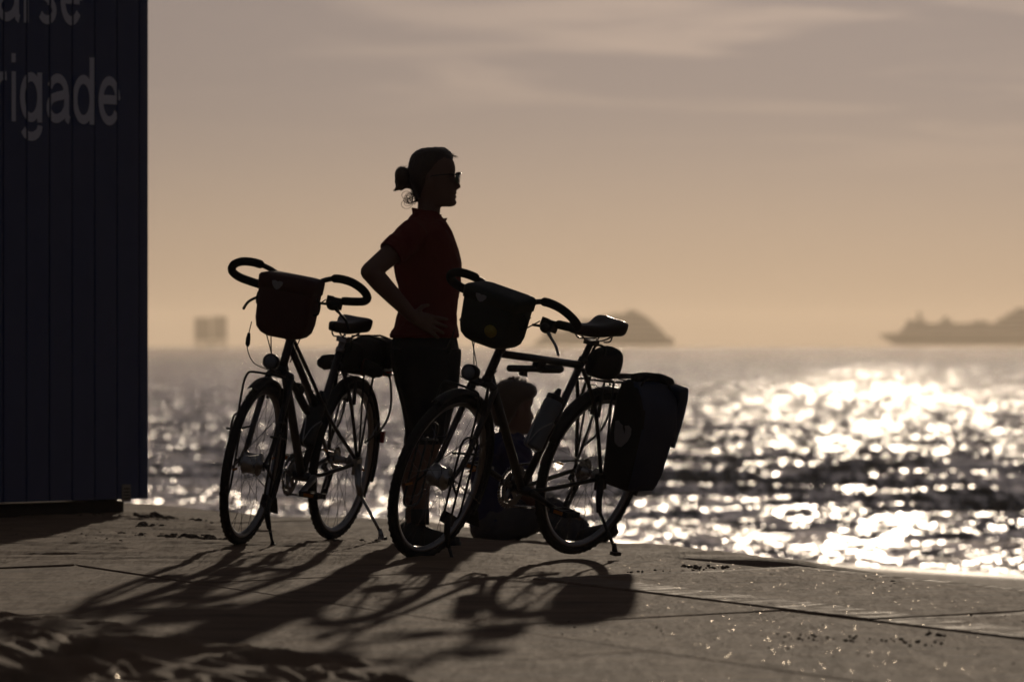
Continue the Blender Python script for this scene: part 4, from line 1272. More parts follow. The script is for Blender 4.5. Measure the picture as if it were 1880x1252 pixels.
def handlebar_bag(label, mtx, fabric, extra, tilt, x, z, steer, scl):
    t = thing('handlebar_bag', label, 'bag', at_bike(mtx @ steer_matrix(steer), Vector((x, 0, z)), Matrix.Rotation(tilt, 4, 'Y') @ Matrix.Diagonal((*scl, 1))), 'bags hung on the handlebars')
    # body, wider at the top, rounded lower corners
    rings = []
    H = 0.215
    for i, (z, w, d) in enumerate(((0.0, 0.080, 0.055), (0.006, 0.100, 0.066), (0.022, 0.116, 0.076), (0.055, 0.124, 0.081), (0.12, 0.127, 0.083), (0.18, 0.130, 0.084), (H, 0.132, 0.085))):
        sag = 0.0
        rings.append([Vector((x, y, z - 0.018 * max(0, 1 - (y / 0.13) ** 2) * (1 - z / H) + 0.0)) for x, y in rrect(w, d, 0.032)])
    mb = MB(); mb.rings(rings); body = mb.build('bag_body', fabric, t)
    # lid overlapping the front and sides
    rings = []
    for z, w, d in ((H - 0.032, 0.1325, 0.0872), (H + 0.004, 0.1345, 0.0885), (H + 0.020, 0.135, 0.088), (H + 0.029, 0.128, 0.081), (H + 0.033, 0.110, 0.065), (H + 0.034, 0.06, 0.03)):
        rings.append([Vector((x, y, z + 0.006 * (1 - (y / 0.137) ** 2))) for x, y in rrect(w, d, 0.026)])
    mb = MB(); mb.rings(rings); lid = mb.build('lid', fabric, t)
    # emblem: a pale rounded shield on the lid's front
    mb = MB()
    mb.prism([(-0.026, 0.017), (-0.010, 0.020), (0.0, 0.016), (0.010, 0.020), (0.026, 0.017), (0.024, 0.004), (0.012, -0.012), (0.0, -0.018), (-0.012, -0.012), (-0.024, 0.004)], 0.0, 0.0025, 'x')
    em = mb.build('emblem', M_reflect, t); em.location = (0.0875, -0.035, H - 0.010)
    # holder between bag and bar
    mb = MB(); mb.box((-0.092, 0, 0.15), (0.03, 0.11, 0.12)); mb.tube([(-0.10, -0.055, 0.205), (-0.10, 0.055, 0.205)], 0.01, 10); mb.build('mount', M_plastic, t, bevel=0.004)
    # shoulder-strap loops on the sides
    for s in (-1, 1):
        mb = MB(); mb.tube(bez([(0.0, s * 0.130, 0.17), (0.0, s * 0.147, 0.15), (0.0, s * 0.146, 0.11), (0.0, s * 0.128, 0.10)], 4), 0.006, 6); mb.build('strap_loop', M_cordura, t)
    if extra == 'yellow':
        mb = MB(); mb.lathe([(0.001, 0.0), (0.029, 0.0), (0.030, 0.002), (0.001, 0.003)], (0.0855, 0.044, 0.070), (1, 0, 0), 20); mb.build('round_badge', M_yellow, t)
    return t
handlebar_bag('black handlebar bag with a round yellow badge, in front of the standing woman', MR, M_greenbag, 'yellow', R(3), 0.920, 0.918, 6, (1, 0.98, 0.86))
handlebar_bag('dark red handlebar bag with a pale shield emblem, on the bicycle by the hut', ML, M_redbag, '', R(2), 0.930, 0.905, 4, (1, 0.94, 1))

# pannier on the near side of the near bicycle
pn = thing('pannier', 'navy roll-top pannier with pale reflective patch hanging beside the rear wheel', 'pannier', at_bike(MR, Vector((-0.088, 0.074, 0.325)), Matrix.Diagonal((0.86, 0.96, 0.985, 1))))
rings = []
for z, x0, x1, y0, y1 in ((0.0, -0.112, 0.085, 0.004, 0.125), (0.006, -0.118, 0.100, 0.0, 0.142), (0.03, -0.122, 0.125, -0.002, 0.152), (0.08, -0.128, 0.144, -0.003, 0.162), (0.18, -0.136, 0.148, -0.003, 0.170), (0.28, -0.143, 0.149, -0.003, 0.170), (0.36, -0.148, 0.149, -0.003, 0.158), (0.405, -0.148, 0.148, -0.002, 0.136), (0.44, -0.146, 0.142, 0.004, 0.100), (0.458, -0.140, 0.120, 0.012, 0.072)):
    ring = []
    cx, cy, hw, hd = (x0 + x1) / 2, (y0 + y1) / 2, (y1 - y0) / 2, (x1 - x0) / 2
    for x, y in rrect(hw, hd, min(0.020, hw * 0.8)): ring.append(Vector((cx + x + 0.004 * math.sin(z * 30 + y * 40), cy + y + 0.003 * math.sin(z * 47 + x * 33), z)))
    rings.append(ring)
mb = MB(); mb.rings(rings)
pbody = mb.build('pannier_body', M_bluebag, pn)
pbody.data.materials.append(M_cordura)
for pgn in pbody.data.polygons:
    # the narrow front and the back plate are black fabric, the outer face navy
    if pgn.normal.x > 0.55 or pgn.normal.y < -0.5 or pgn.center.z < 0.012: pgn.material_index = 1
# rolled closure, ends folded down at the back
mb = MB()
mb.tube(bez([(0.10, 0.045, 0.470), (0.02, 0.047, 0.476), (-0.08, 0.055, 0.470), (-0.15, 0.072, 0.455)], 5), [0.020] * 10 + [0.024] * 6, 10, round_ends=True)
mb.build('roll_top', M_cordura, pn)
mb = MB()
prof = [(-0.118, 0.440), (-0.135, 0.452), (-0.188, 0.455), (-0.204, 0.400), (-0.207, 0.355), (-0.200, 0.280), (-0.186, 0.190), (-0.150, 0.20), (-0.138, 0.30), (-0.136, 0.39)]
mb.prism(prof, 0.075, 0.158); mb.build('folded_flap', M_bluebag, pn, bevel=0.008)
mb = MB(); mb.tube(bez([(0.145, 0.09, 0.40), (0.06, 0.085, 0.484), (-0.06, 0.090, 0.482), (-0.160, 0.12, 0.37), (-0.155, 0.14, 0.24)], 6), 0.005, 6); mb.build('compression_strap', M_cordura, pn)
mb = MB(); mb.box((0.0, -0.006, 0.38), (0.27, 0.012, 0.03)); mb.box((0.09, -0.008, 0.405), (0.03, 0.016, 0.06)); mb.box((-0.09, -0.008, 0.405), (0.03, 0.016, 0.06)); mb.build('rack_hook', M_plastic, pn)
mb = MB()
mb.prism([(-0.050, 0.045), (-0.034, 0.050), (-0.020, 0.040), (0.0, 0.036), (0.022, 0.044), (0.040, 0.034), (0.044, 0.008), (0.034, -0.022), (0.010, -0.052), (-0.006, -0.055), (-0.028, -0.044), (-0.040, -0.012)], 0.0, 0.003, 'x')
em = mb.build('reflective_patch', M_reflect, pn); em.location = (0.1488, 0.074, 0.235)
mb = MB(); mb.prism([(-0.008, 0.044), (0.002, 0.038), (0.010, 0.026), (0.012, 0.004), (0.004, 0.018), (-0.002, 0.026)], 0.0, 0.001, 'x')
em2 = mb.build('emblem_line', M_cordura, em); em2.location = (0.0031, 0.0, 0.0)

# wedge bag under each saddle
def saddle_bag(label, mtx, p, r):
    t = thing('saddle_bag', label, 'bag', at_bike(mtx, p), 'small bags under the saddles')
    rings = []
    for x, ry, rz in ((0.07, 0.018, 0.03), (0.06, 0.03, 0.042), (0.03, 0.042, 0.052), (-0.01, 0.050, 0.060), (-0.045, 0.052, 0.062), (-0.068, 0.046, 0.054), (-0.078, 0.030, 0.036)):
        rings.append([Vector((x * r, ry * r * math.copysign(abs(math.cos(2 * math.pi * k / 20)) ** 0.7, math.cos(2 * math.pi * k / 20)), rz * r * math.copysign(abs(math.sin(2 * math.pi * k / 20)) ** 0.8, math.sin(2 * math.pi * k / 20)) + (0.07 - x) * 0.05)) for k in range(20)])
    mb = MB(); mb.rings(rings); mb.build('bag_body', M_cordura, t)
    mb = MB(); mb.tube(bez([(0.04, -0.03, 0.04), (0.035, -0.022, 0.075), (0.035, 0.022, 0.075), (0.04, 0.03, 0.04)], 5), 0.006, 6); mb.build('strap', M_cordura, t)
    mb = MB(); mb.box((-0.078 * r, 0, 0.0), (0.006, 0.05, 0.016)); mb.build('reflective_strip', M_reflect, t)
    return t
saddle_bag('round black tool bag under the saddle of the bicycle with the pannier', MR, Vector((0.088, 0, 0.815)), 1.12)
saddle_bag('small dark bag under the saddle of the step-through bicycle', ML, Vector((0.13, 0, 0.80)), 1.05)

# bundle on the rear rack of the bicycle by the hut
t = thing('rack_bag', 'black bundle strapped on the rear rack of the step-through bicycle', 'bag', at_bike(ML, Vector((-0.14, 0.01, 0.762))))
rings = []
for x, w, h in ((0.16, 0.045, 0.05), (0.15, 0.062, 0.085), (0.10, 0.074, 0.118), (0.0, 0.082, 0.130), (-0.09, 0.086, 0.128), (-0.125, 0.080, 0.118), (-0.135, 0.06, 0.09)):
    rings.append([Vector((x, y, max(0.0, h / 2 + z))) for y, z in [(w * math.copysign(abs(math.cos(2 * math.pi * k / 24)) ** 0.45, math.cos(2 * math.pi * k / 24)), h / 2 * math.copysign(abs(math.sin(2 * math.pi * k / 24)) ** 0.5, math.sin(2 * math.pi * k / 24))) for k in range(24)]])
mb = MB(); mb.rings(rings); mb.build('bag_body', M_cordura, t)
mb = MB()
for x in (0.07, -0.06):
    mb.tube([(x, -0.087, 0.0), (x, -0.09, 0.06), (x, -0.078, 0.122), (x, 0.0, 0.136), (x, 0.078, 0.122), (x, 0.09, 0.06), (x, 0.087, 0.0)], 0.005, 6)
mb.build('strap', M_cordura, t)
mb = MB(); mb.box((-0.02, 0.096, 0.035), (0.16, 0.03, 0.06)); mb.build('side_pocket', M_cordura, t, bevel=0.008)
t2 = thing('rolled_jacket', 'rolled dark jacket lying across the rack behind the saddle', 'jacket', at_bike(ML, Vector((0.055, 0.0, 0.742))))
mb = MB(); mb.tube(bez([(0.0, -0.14, 0.012), (0.01, -0.08, 0.026), (0.0, 0.0, 0.022), (0.008, 0.07, 0.025), (0.0, 0.125, 0.012)], 5), [0.024] + [0.033] * 8 + [0.036] * 6 + [0.033] * 5 + [0.022], 12, round_ends=True); mb.build('rolled_cloth', M_cordura, t2)
mb = MB()
for y in (-0.06, 0.06): mb.lathe([(0.038, -0.006), (0.040, 0.0), (0.038, 0.006), (0.035, 0.0)], (0.004, y, 0.024), (0, 1, 0), 14, closed=True)
mb.build('elastic_band', M_redbag, t2)

# bottles in their cages
def bottle(label, mtx, p, d, mat_b, L_, r, parent_bike):
    q = d.to_track_quat('Z', 'Y').to_matrix().to_4x4()
    t = thing('water_bottle', label, 'bottle', at_bike(mtx, p, q), 'drinking bottles on the frames')
    mb = MB(); mb.lathe([(r * 0.75, 0.0), (r * 0.95, 0.004), (r, 0.012), (r, L_ * 0.5), (r * 0.93, L_ * 0.55), (r * 0.93, L_ * 0.62), (r, L_ * 0.67), (r, L_ * 0.82), (r * 0.92, L_ * 0.86), (r * 0.80, L_ * 0.88)], (0, 0, 0), (0, 0, 1), 24); mb.build('bottle_body', mat_b, t)
    mb = MB(); mb.lathe([(r * 0.90, L_ * 0.865), (r * 0.93, L_ * 0.875), (r * 0.93, L_ * 0.945), (r * 0.80, L_ * 0.955), (r * 0.40, L_ * 0.965), (r * 0.36, L_ * 1.02), (r * 0.26, L_ * 1.05), (r * 0.26, L_ * 1.08)], (0, 0, 0), (0, 0, 1), 20); mb.build('cap', M_bottled, t)
    # the cage belongs to the bicycle
    m4 = Matrix.Translation(p) @ q
    mb = MB()
    for s in (-1, 1):
        mb.tube(bez([m4 @ Vector((0, s * 0.010, -0.004)), m4 @ Vector((0, s * (r + 0.003), 0.004)), m4 @ Vector((r * 0.3, s * (r + 0.005), L_ * 0.35)), m4 @ Vector((r * 0.75, s * (r * 0.75), L_ * 0.60)), m4 @ Vector((r + 0.006, s * 0.004, L_ * 0.66))], 5), 0.0027, 6)
        mb.tube(bez([m4 @ Vector((0, s * (r + 0.003), 0.004)), m4 @ Vector((-r * 0.5, s * (r * 0.9), L_ * 0.3)), m4 @ Vector((-r - 0.005, s * 0.008, L_ * 0.5))], 4), 0.0027, 6)
    mb.build('bottle_cage', M_alu, parent_bike)
BBv = Vector((0.455, 0, 0.285)); STv = Vector((0.228, 0, 0.83)); su = (STv - BBv).normalized(); sf = Vector((su.z, 0, -su.x))
bottle('large grey drinking bottle on the seat tube of the diamond frame bicycle', MR, BBv + su * 0.165 + sf * 0.062, su, M_bottle, 0.25, 0.040, bike_r)
bottle('dark drinking bottle between the tubes of the step-through bicycle', ML, BBv + su * 0.12 + sf * 0.062, su, M_bottled, 0.235, 0.037, bike_l)

# mini pumps
def pump(label, mtx, p, d, L_):
    q = d.to_track_quat('X', 'Z').to_matrix().to_4x4()
    t = thing('bicycle_pump', label, 'pump', at_bike(mtx, p, q), 'pumps clipped to the frames')
    mb = MB(); mb.tube([(-L_ / 2, 0, 0), (L_ * 0.12, 0, 0)], 0.0145, 12, round_ends=True); mb.build('barrel', M_alu if L_ < 0.35 else M_plastic, t)
    mb = MB(); mb.tube([(L_ * 0.10, 0, 0), (L_ * 0.45, 0, 0), (L_ * 0.5, 0, 0)], [0.0185, 0.0185, 0.014], 12); mb.build('handle', M_plastic, t)
    mb = MB(); mb.box((-L_ * 0.22, 0, -0.018), (0.03, 0.02, 0.022)); mb.tube([(-L_ * 0.24, 0, -0.02), (-L_ * 0.14, 0, -0.030)], 0.005, 6); mb.build('clip', M_plastic, t)
    mb = MB(); mb.box((L_ * 0.05, 0, 0.020), (0.06, 0.03, 0.036)); mb.build('bracket', M_plastic, t, bevel=0.004)
    return t
pump('slim pump clipped level under the crossbar of the diamond frame bicycle', MR, Vector((0.545, 0.0, 0.797)), Vector((-1, 0, -0.01)), 0.36)
pump('long pump clipped along the sloping tube of the step-through bicycle', ML, Vector((0.66, 0.0, 0.655)), Vector((-0.80, 0, -0.45)), 0.38)
# ------------------------------------------------------------------ people
M_skin = material('skin', (0.21, 0.115, 0.080), 0.55, var=0.06, scale=20)
M_hair = material('brown_hair', (0.055, 0.028, 0.015), 0.45, var=0.3, scale=60, bump=0.0006, bscale=300, sheen=0.3)
M_hair2 = material('light_brown_hair', (0.075, 0.040, 0.020), 0.5, var=0.3, scale=60, bump=0.001, bscale=250, sheen=0.3)
M_shirt = material('red_jersey', (0.17, 0.018, 0.012), 0.8, var=0.12, scale=14, bump=0.0012, bscale=60)
M_tights = material('black_tights', (0.010, 0.010, 0.011), 0.75, var=0.15)
M_shoe = material('dark_shoe', (0.020, 0.018, 0.018), 0.6, var=0.2)
M_frame = material('sunglass_frame', (0.012, 0.012, 0.012), 0.3, var=0.05)
M_glass = material('green_sunglass_lens', (0.03, 0.07, 0.05), 0.08, var=0.02, spec=0.9)
M_bluejersey = material('blue_jersey', (0.020, 0.020, 0.075), 0.8, var=0.15, scale=14, bump=0.0012, bscale=50)
M_greytrouser = material('grey_trousers', (0.075, 0.072, 0.078), 0.85, var=0.15, scale=10, bump=0.003, bscale=18)
M_navy = material('navy_cloth', (0.018, 0.016, 0.050), 0.85, var=0.15, scale=10, bump=0.003, bscale=18)

def fuse(mb, name, mat, parent, voxel=0.006, smooth_it=6, subd=0, label=None):
    """grow one continuous skin over overlapping volumes"""
    tmp = bpy.data.objects.new('tmp', mb.mesh('tmp', mat)); COL.objects.link(tmp)
    m = tmp.modifiers.new('r', 'REMESH'); m.mode = 'VOXEL'; m.voxel_size = voxel; m.use_smooth_shade = True
    s = tmp.modifiers.new('s', 'SMOOTH'); s.factor = 0.5; s.iterations = smooth_it
    bpy.context.view_layer.update()
    dg = bpy.context.evaluated_depsgraph_get()
    me = bpy.data.meshes.new_from_object(tmp.evaluated_get(dg))
    me.name = name
    me.polygons.foreach_set('use_smooth', [True] * len(me.polygons))
    old = tmp.data; bpy.data.objects.remove(tmp); bpy.data.meshes.remove(old)
    me.materials.clear(); me.materials.append(mat)
    o = bpy.data.objects.new(name, me); COL.objects.link(o)
    if parent is not None: o.parent = parent
    if label: o['label'] = label
    return o

def folds(o, amp, fx, fz, seed, slant=0.6):
    """press soft folds into cloth, running along a slant"""
    me = o.data
    for v, n in zip(me.vertices, [Vector(v.normal) for v in me.vertices]):
        p = v.co
        q = Vector(((p.x + p.z * slant) * fx + seed, (p.y + 0.4 * p.z) * fx, (p.z - p.x * slant) * fz))
        h = mnoise.noise(q) + 0.5 * mnoise.noise(q * 2.1)
        v.co = p + n * (amp * (1 - 2 * abs(h)) * 0.8)
    me.update()

def tl(mb, pts, n=14, rr=True): # tapered limb: (x,y,z,r)
    mb.tube([p[:3] for p in pts], [p[3] for p in pts], n, round_ends=rr)

def slab_rings(mb, secs, n=28, pw=0.85):
    """horizontal slices (z, x_back, x_front, half width, y centre)"""
    rings = []
    for z, xb, xf, hw, yc in secs:
        cx, hx = (xb + xf) / 2, (xf - xb) / 2
        ring = []
        for k in range(n):
            a = 2 * math.pi * k / n
            c, s = math.cos(a), math.sin(a)
            ring.append(Vector((cx + hx * math.copysign(abs(c) ** pw, c), yc + hw * math.copysign(abs(s) ** pw, s), z)))
        rings.append(ring)
    mb.rings(rings)

def head_shape(mb, hx=0.0, hz=0.0, rot=None, sc=1.0):
    """profile looks along +x; origin at the ear opening"""
    # z, back, front, half width, nose amount
    S = [(-0.118, -0.030, 0.082, 0.040, 0), (-0.112, -0.045, 0.098, 0.048, 0), (-0.100, -0.055, 0.106, 0.052, 0), (-0.084, -0.062, 0.098, 0.056, 0), (-0.074, -0.066, 0.103, 0.060, 0.004), (-0.067, -0.068, 0.0955, 0.062, 0), (-0.059, -0.072, 0.102, 0.064, 0.005), (-0.050, -0.076, 0.096, 0.066, 0.003), (-0.043, -0.079, 0.094, 0.068, 0.016), (-0.033, -0.083, 0.095, 0.070, 0.030), (-0.022, -0.087, 0.094, 0.071, 0.027), (-0.008, -0.092, 0.092, 0.072, 0.018), (0.006, -0.095, 0.089, 0.073, 0.010), (0.022, -0.098, 0.092, 0.074, 0.003), (0.034, -0.099, 0.097, 0.075, 0), (0.055, -0.099, 0.096, 0.076, 0), (0.078, -0.096, 0.090, 0.075, 0), (0.098, -0.088, 0.078, 0.070, 0), (0.114, -0.072, 0.060, 0.058, 0), (0.125, -0.048, 0.036, 0.038, 0), (0.130, -0.02, 0.010, 0.014, 0)]
    rings = []
    for z, xb, xf, hw, ns in S:
        ring = []
        for k in range(40):
            a = 2 * math.pi * k / 40
            c, s = math.cos(a), math.sin(a)
            x = (xf if c > 0 else -xb) * math.copysign(abs(c) ** 0.9, c)
            y = hw * math.copysign(abs(s) ** 0.85, s)
            if c > 0: x += ns * math.exp(-(y / 0.013) ** 2)
            # eye sockets and cheeks
            if c > 0: x -= 0.010 * math.exp(-((abs(y) - 0.032) / 0.014) ** 2) * math.exp(-((z - 0.010) / 0.014) ** 2)
            ring.append(Vector((x, y, z)) * sc)
        rings.append(ring)
    ears = []
    M4 = Matrix.Translation((hx, 0, hz)) @ (rot if rot is not None else Matrix.Identity(4))
    rings = [[M4 @ p for p in r] for r in rings]
    mb.rings(rings)
    for s in (-1, 1):
        e = MB(); e.ball((-0.008 * sc, s * 0.076 * sc, -0.004 * sc), (0.017 * sc, 0.009 * sc, 0.031 * sc), 10, 8)
        mb.add([M4 @ Vector(p) for p in e.v], e.f)
    return M4

# ---------------- the standing woman: faces right, hand on her hip
WD = 34.5
wb = P(765, 1000, WD)
wm = Matrix.Translation((wb.x, wb.y, -0.002)) @ Matrix.Rotation(R(4), 4, 'Z')
woman = thing('person', 'woman standing in red jersey and dark tights with hand on hip, sunglasses, hair tied back', 'person', wm)
K = 1.0 / (FPX / WD)
def W(px, py): return ((px - 765) * K, (1000 - py) * K)
def sec(py, l, r, hw, yc=0.0):
    return ((1000 - py) * K, (l - 765) * K, (r - 765) * K, hw, yc)
body = MB()
# torso under the clothes
slab_rings(body, [sec(656, 724, 838, 0.150), sec(640, 723, 838, 0.158), sec(620, 726, 836, 0.155), sec(595, 734, 833, 0.138), sec(565, 740, 832, 0.125), sec(540, 740, 836, 0.128), sec(510, 735, 840, 0.138), sec(480, 730, 840, 0.146), sec(455, 730, 832, 0.155), sec(430, 734, 824, 0.165), sec(412, 745, 815, 0.140), sec(402, 754, 808, 0.085), sec(394, 762, 804, 0.060)])
# neck, leaning slightly forward
tl(body, [(*((W(783, 415)[0], 0, W(783, 415)[1])), 0.056), (W(786, 398)[0], 0, W(786, 398)[1], 0.051), (W(788, 378)[0], 0, W(788, 378)[1], 0.050), (W(789, 355)[0], 0, W(789, 355)[1], 0.052)])
hx, hz = W(795, 329)
HM = head_shape(body, hx, hz, Matrix.Rotation(R(-7), 4, 'Z') @ Matrix.Rotation(R(1), 4, 'Y'))
# legs: weight on both feet, near leg (y < 0) a touch ahead
def leg(mb, y, dx, g=0.0, upto=None):
    rows = [(640, 781, 62), (665, 782, 60), (700, 784, 54.5), (735, 786, 46.5), (770, 785, 38), (795, 783, 33), (815, 777, 31), (840, 768, 30.5), (865, 764, 28.5), (890, 764, 23), (915, 766, 18.5), (938, 767, 16.5), (962, 768, 17)]
    rows = [r for r in rows if upto is None or r[0] <= upto]
    rings = []
    for py, cx, hw in rows:
        x, z = W(cx + dx * (py - 640) / 320, py)
        rx = hw * K + g; ry = min(hw * K * 0.92, 0.095) + g
        yy = y * (1 - 0.15 * (py - 640) / 320)
        rings.append([Vector((x + rx * math.cos(2 * math.pi * k / 20), yy + ry * math.sin(2 * math.pi * k / 20), z)) for k in range(20)])
    mb.rings(rings)
leg(body, -0.085, 2); leg(body, 0.085, -4)
# feet inside the shoes
for y, dx in ((-0.075, 2), (0.075, -4)):
    x, z = W(768 + dx, 975)
    tl(body, [(x - 0.03, y, 0.045, 0.032), (x + 0.05, y, 0.040, 0.034), (x + 0.12, y * 1.1, 0.028, 0.024)])
# near arm, hand on hip
sx, sz_ = W(757, 430)
ex, ez = W(674, 500)
wx_, wz_ = W(752, 581)
SH = Vector((sx, -0.150, sz_)); EL = Vector((ex, -0.265, ez)); WR = Vector((wx_, -0.205, wz_))
tl(body, [(*SH, 0.056), (*SH.lerp(EL, 0.35), 0.050), (*SH.lerp(EL, 0.7), 0.046), (*EL, 0.043)])
tl(body, [(*EL, 0.042), (*EL.lerp(WR, 0.25), 0.044), (*EL.lerp(WR, 0.6), 0.037), (*WR, 0.027)])
# near hand: palm and five bent fingers laid over the hip
def hand(mb, wr, dirv, down, out, s=1.0):
    """dirv: along the fingers, down: across the palm to the little finger, out: away from the body"""
    d, w, o = dirv.normalized(), down.normalized(), out.normalized()
    pc = wr + d * 0.045 * s
    ring = []
    for t, hw, hh in ((-0.05, 0.024, 0.019), (-0.02, 0.033, 0.017), (0.02, 0.040, 0.015), (0.045, 0.041, 0.013)):
        ring.append([pc + d * t * s + w * (hw * s * math.cos(2 * math.pi * k / 14)) + o * (hh * s * math.sin(2 * math.pi * k / 14)) for k in range(14)])
    mb.rings(ring)
    for off, L_, sp in ((-0.030, 0.072, -0.20), (-0.010, 0.080, -0.05), (0.011, 0.074, 0.10), (0.031, 0.058, 0.26)):
        b0 = pc + d * 0.040 * s + w * off * s
        dd = (d + w * sp).normalized()
        p1 = b0 + (dd * 0.45 * L_ + o * 0.008) * s
        p2 = p1 + (dd * 0.95 - o * 0.30).normalized() * L_ * 0.32 * s
        p3 = p2 + (dd * 0.8 - o * 0.60).normalized() * L_ * 0.25 * s
        tl(mb, [(*b0, 0.0098 * s), (*p1, 0.0092 * s), (*p2, 0.0082 * s), (*p3, 0.0068 * s)], 8)
    t0 = pc - d * 0.03 * s - w * 0.024 * s
    t1 = t0 + (-w * 0.9 + d * 0.5 - o * 0.1).normalized() * 0.036 * s
    t2 = t1 + (-w * 0.5 + d * 0.8 - o * 0.3).normalized() * 0.028 * s
    tl(mb, [(*t0, 0.0135 * s), (*t1, 0.0105 * s), (*t2, 0.0082 * s)], 8)
fd = Vector((W(806, 602)[0] - wx_, 0.02, W(806, 602)[1] - wz_))
hand(body, WR, fd, Vector((-0.25, 0.0, -1)), Vector((0, -1, 0)))
# far arm hangs relaxed on the hidden side
S2 = Vector((W(768, 430)[0], 0.150, sz_)); E2 = Vector((W(772, 545)[0], 0.215, W(772, 545)[1])); W2 = Vector((W(800, 640)[0], 0.220, W(800, 640)[1]))
tl(body, [(*S2, 0.055), (*S2.lerp(E2, 0.5), 0.048), (*E2, 0.041)])
tl(body, [(*E2, 0.041), (*E2.lerp(W2, 0.4), 0.040), (*W2, 0.027)])
hand(body, W2, Vector((0.25, 0, -1)), Vector((-0.9, 0, -0.2)), Vector((0, 1, 0)))
fuse(body, 'body', M_skin, woman, 0.0045, 2)

# jersey with short sleeves
top = MB()
slab_rings(top, [sec(619, 717, 841.5, 0.172), sec(612, 718, 841.5, 0.171), sec(595, 726, 838, 0.152), sec(575, 731, 837, 0.139), sec(550, 733, 840, 0.138), sec(525, 731, 844.5, 0.146), sec(500, 726, 846.5, 0.153), sec(480, 723, 846, 0.160), sec(460, 722, 841, 0.168), sec(440, 725, 834, 0.176), sec(424, 731, 828, 0.170), sec(411, 741, 820, 0.135), sec(402, 750, 814, 0.092), sec(395, 757, 809, 0.070), sec(388, 759, 805, 0.062)])
SE = SH.lerp(EL, 0.50)
tl(top, [(W(765, 425)[0], -0.095, W(765, 425)[1], 0.060), (*SH, 0.066), (*SH.lerp(EL, 0.25), 0.063), (*SE, 0.061)], 16, False)
SE2 = S2.lerp(E2, 0.52)
tl(top, [(W(765, 425)[0], 0.095, W(765, 425)[1], 0.060), (*S2, 0.066), (*SE2, 0.061)], 16, False)
jr = fuse(top, 'jersey', M_shirt, woman, 0.0055, 5)
folds(jr, 0.006, 16, 5, 3.0)
# standing collar, open at the throat, with the zip
mb = MB()
cxm, czm = W(783, 392)
ringp = []
for k in range(25):
    a = R(28 + 304 * k / 24)
    lift = 0.010 * math.cos(a)
    ringp.append(Vector((cxm + 0.060 * math.cos(a) + 0.004, 0.058 * math.sin(a), czm - 0.012 - lift * 1.6)))
rings = []
for i, p in enumerate(ringp):
    c = Vector((cxm, 0, p.z)); o_ = (p - c).normalized()
    rings.append([p + o_ * 0.003 + Vector((0, 0, -0.018)), p + o_ * 0.009 + Vector((0, 0, 0.020)), p + o_ * 0.005 + Vector((0, 0, 0.022)), p - o_ * 0.002 + Vector((0, 0, -0.018))])
mb.rings(rings); mb.build('collar', M_shirt, jr)
mb = MB()
for s in (-1, 1):
    a0 = Vector((W(806, 402)[0], s * 0.022, W(806, 402)[1])); a1 = Vector((W(819, 401)[0], s * 0.030, W(819, 401)[1])); a2 = Vector((W(815, 412)[0], s * 0.026, W(815, 412)[1]))
    n_ = Vector((0.004, 0, 0.002))
    mb.add([a0, a1, a2, a0 + n_, a1 + n_, a2 + n_], [(0, 1, 2), (5, 4, 3), (0, 3, 4, 1), (1, 4, 5, 2), (2, 5, 3, 0)], False)
mb.build('collar_tip', M_shirt, jr)
# hem band and sleeve cuffs
mb = MB()
rings = []
for dz, g in ((-0.004, 0.001), (0.012, 0.003), (0.014, -0.002), (-0.004, -0.003)):
    z, xb, xf, hw, _ = sec(618, 716.5, 842, 0.1725)
    cx, hx2 = (xb + xf) / 2, (xf - xb) / 2 + g
    rings.append([Vector((cx + hx2 * math.copysign(abs(math.cos(2 * math.pi * k / 40)) ** 0.85, math.cos(2 * math.pi * k / 40)), (hw + g) * math.copysign(abs(math.sin(2 * math.pi * k / 40)) ** 0.85, math.sin(2 * math.pi * k / 40)), z + dz)) for k in range(40)])
mb.rings(rings, caps=False, closed_u=True); mb.build('hem', M_shirt, jr)
for A_, B_, r_ in ((SH, EL, 0.0605), (S2, E2, 0.0575)):
    d_ = (B_ - A_).normalized(); c_ = A_.lerp(B_, 0.515)
    mb = MB(); mb.lathe([(r_ - 0.004, -0.008), (r_ + 0.002, -0.006), (r_ + 0.002, 0.005), (r_ - 0.004, 0.007), (r_ - 0.010, 0.0)], c_, d_, 24, closed=True); mb.build('cuff', M_shirt, jr)
# tights to below the knee
tg = MB()
slab_rings(tg, [sec(672, 719, 842, 0.166), sec(655, 717, 844, 0.172), sec(638, 717.5, 842, 0.168), sec(622, 721, 839, 0.160), sec(608, 727, 836, 0.150)])
leg(tg, -0.085, 2, 0.005, 838); leg(tg, 0.085, -4, 0.005, 838)
folds(fuse(tg, 'tights', M_tights, woman, 0.006, 4), 0.002, 20, 20, 8.0)
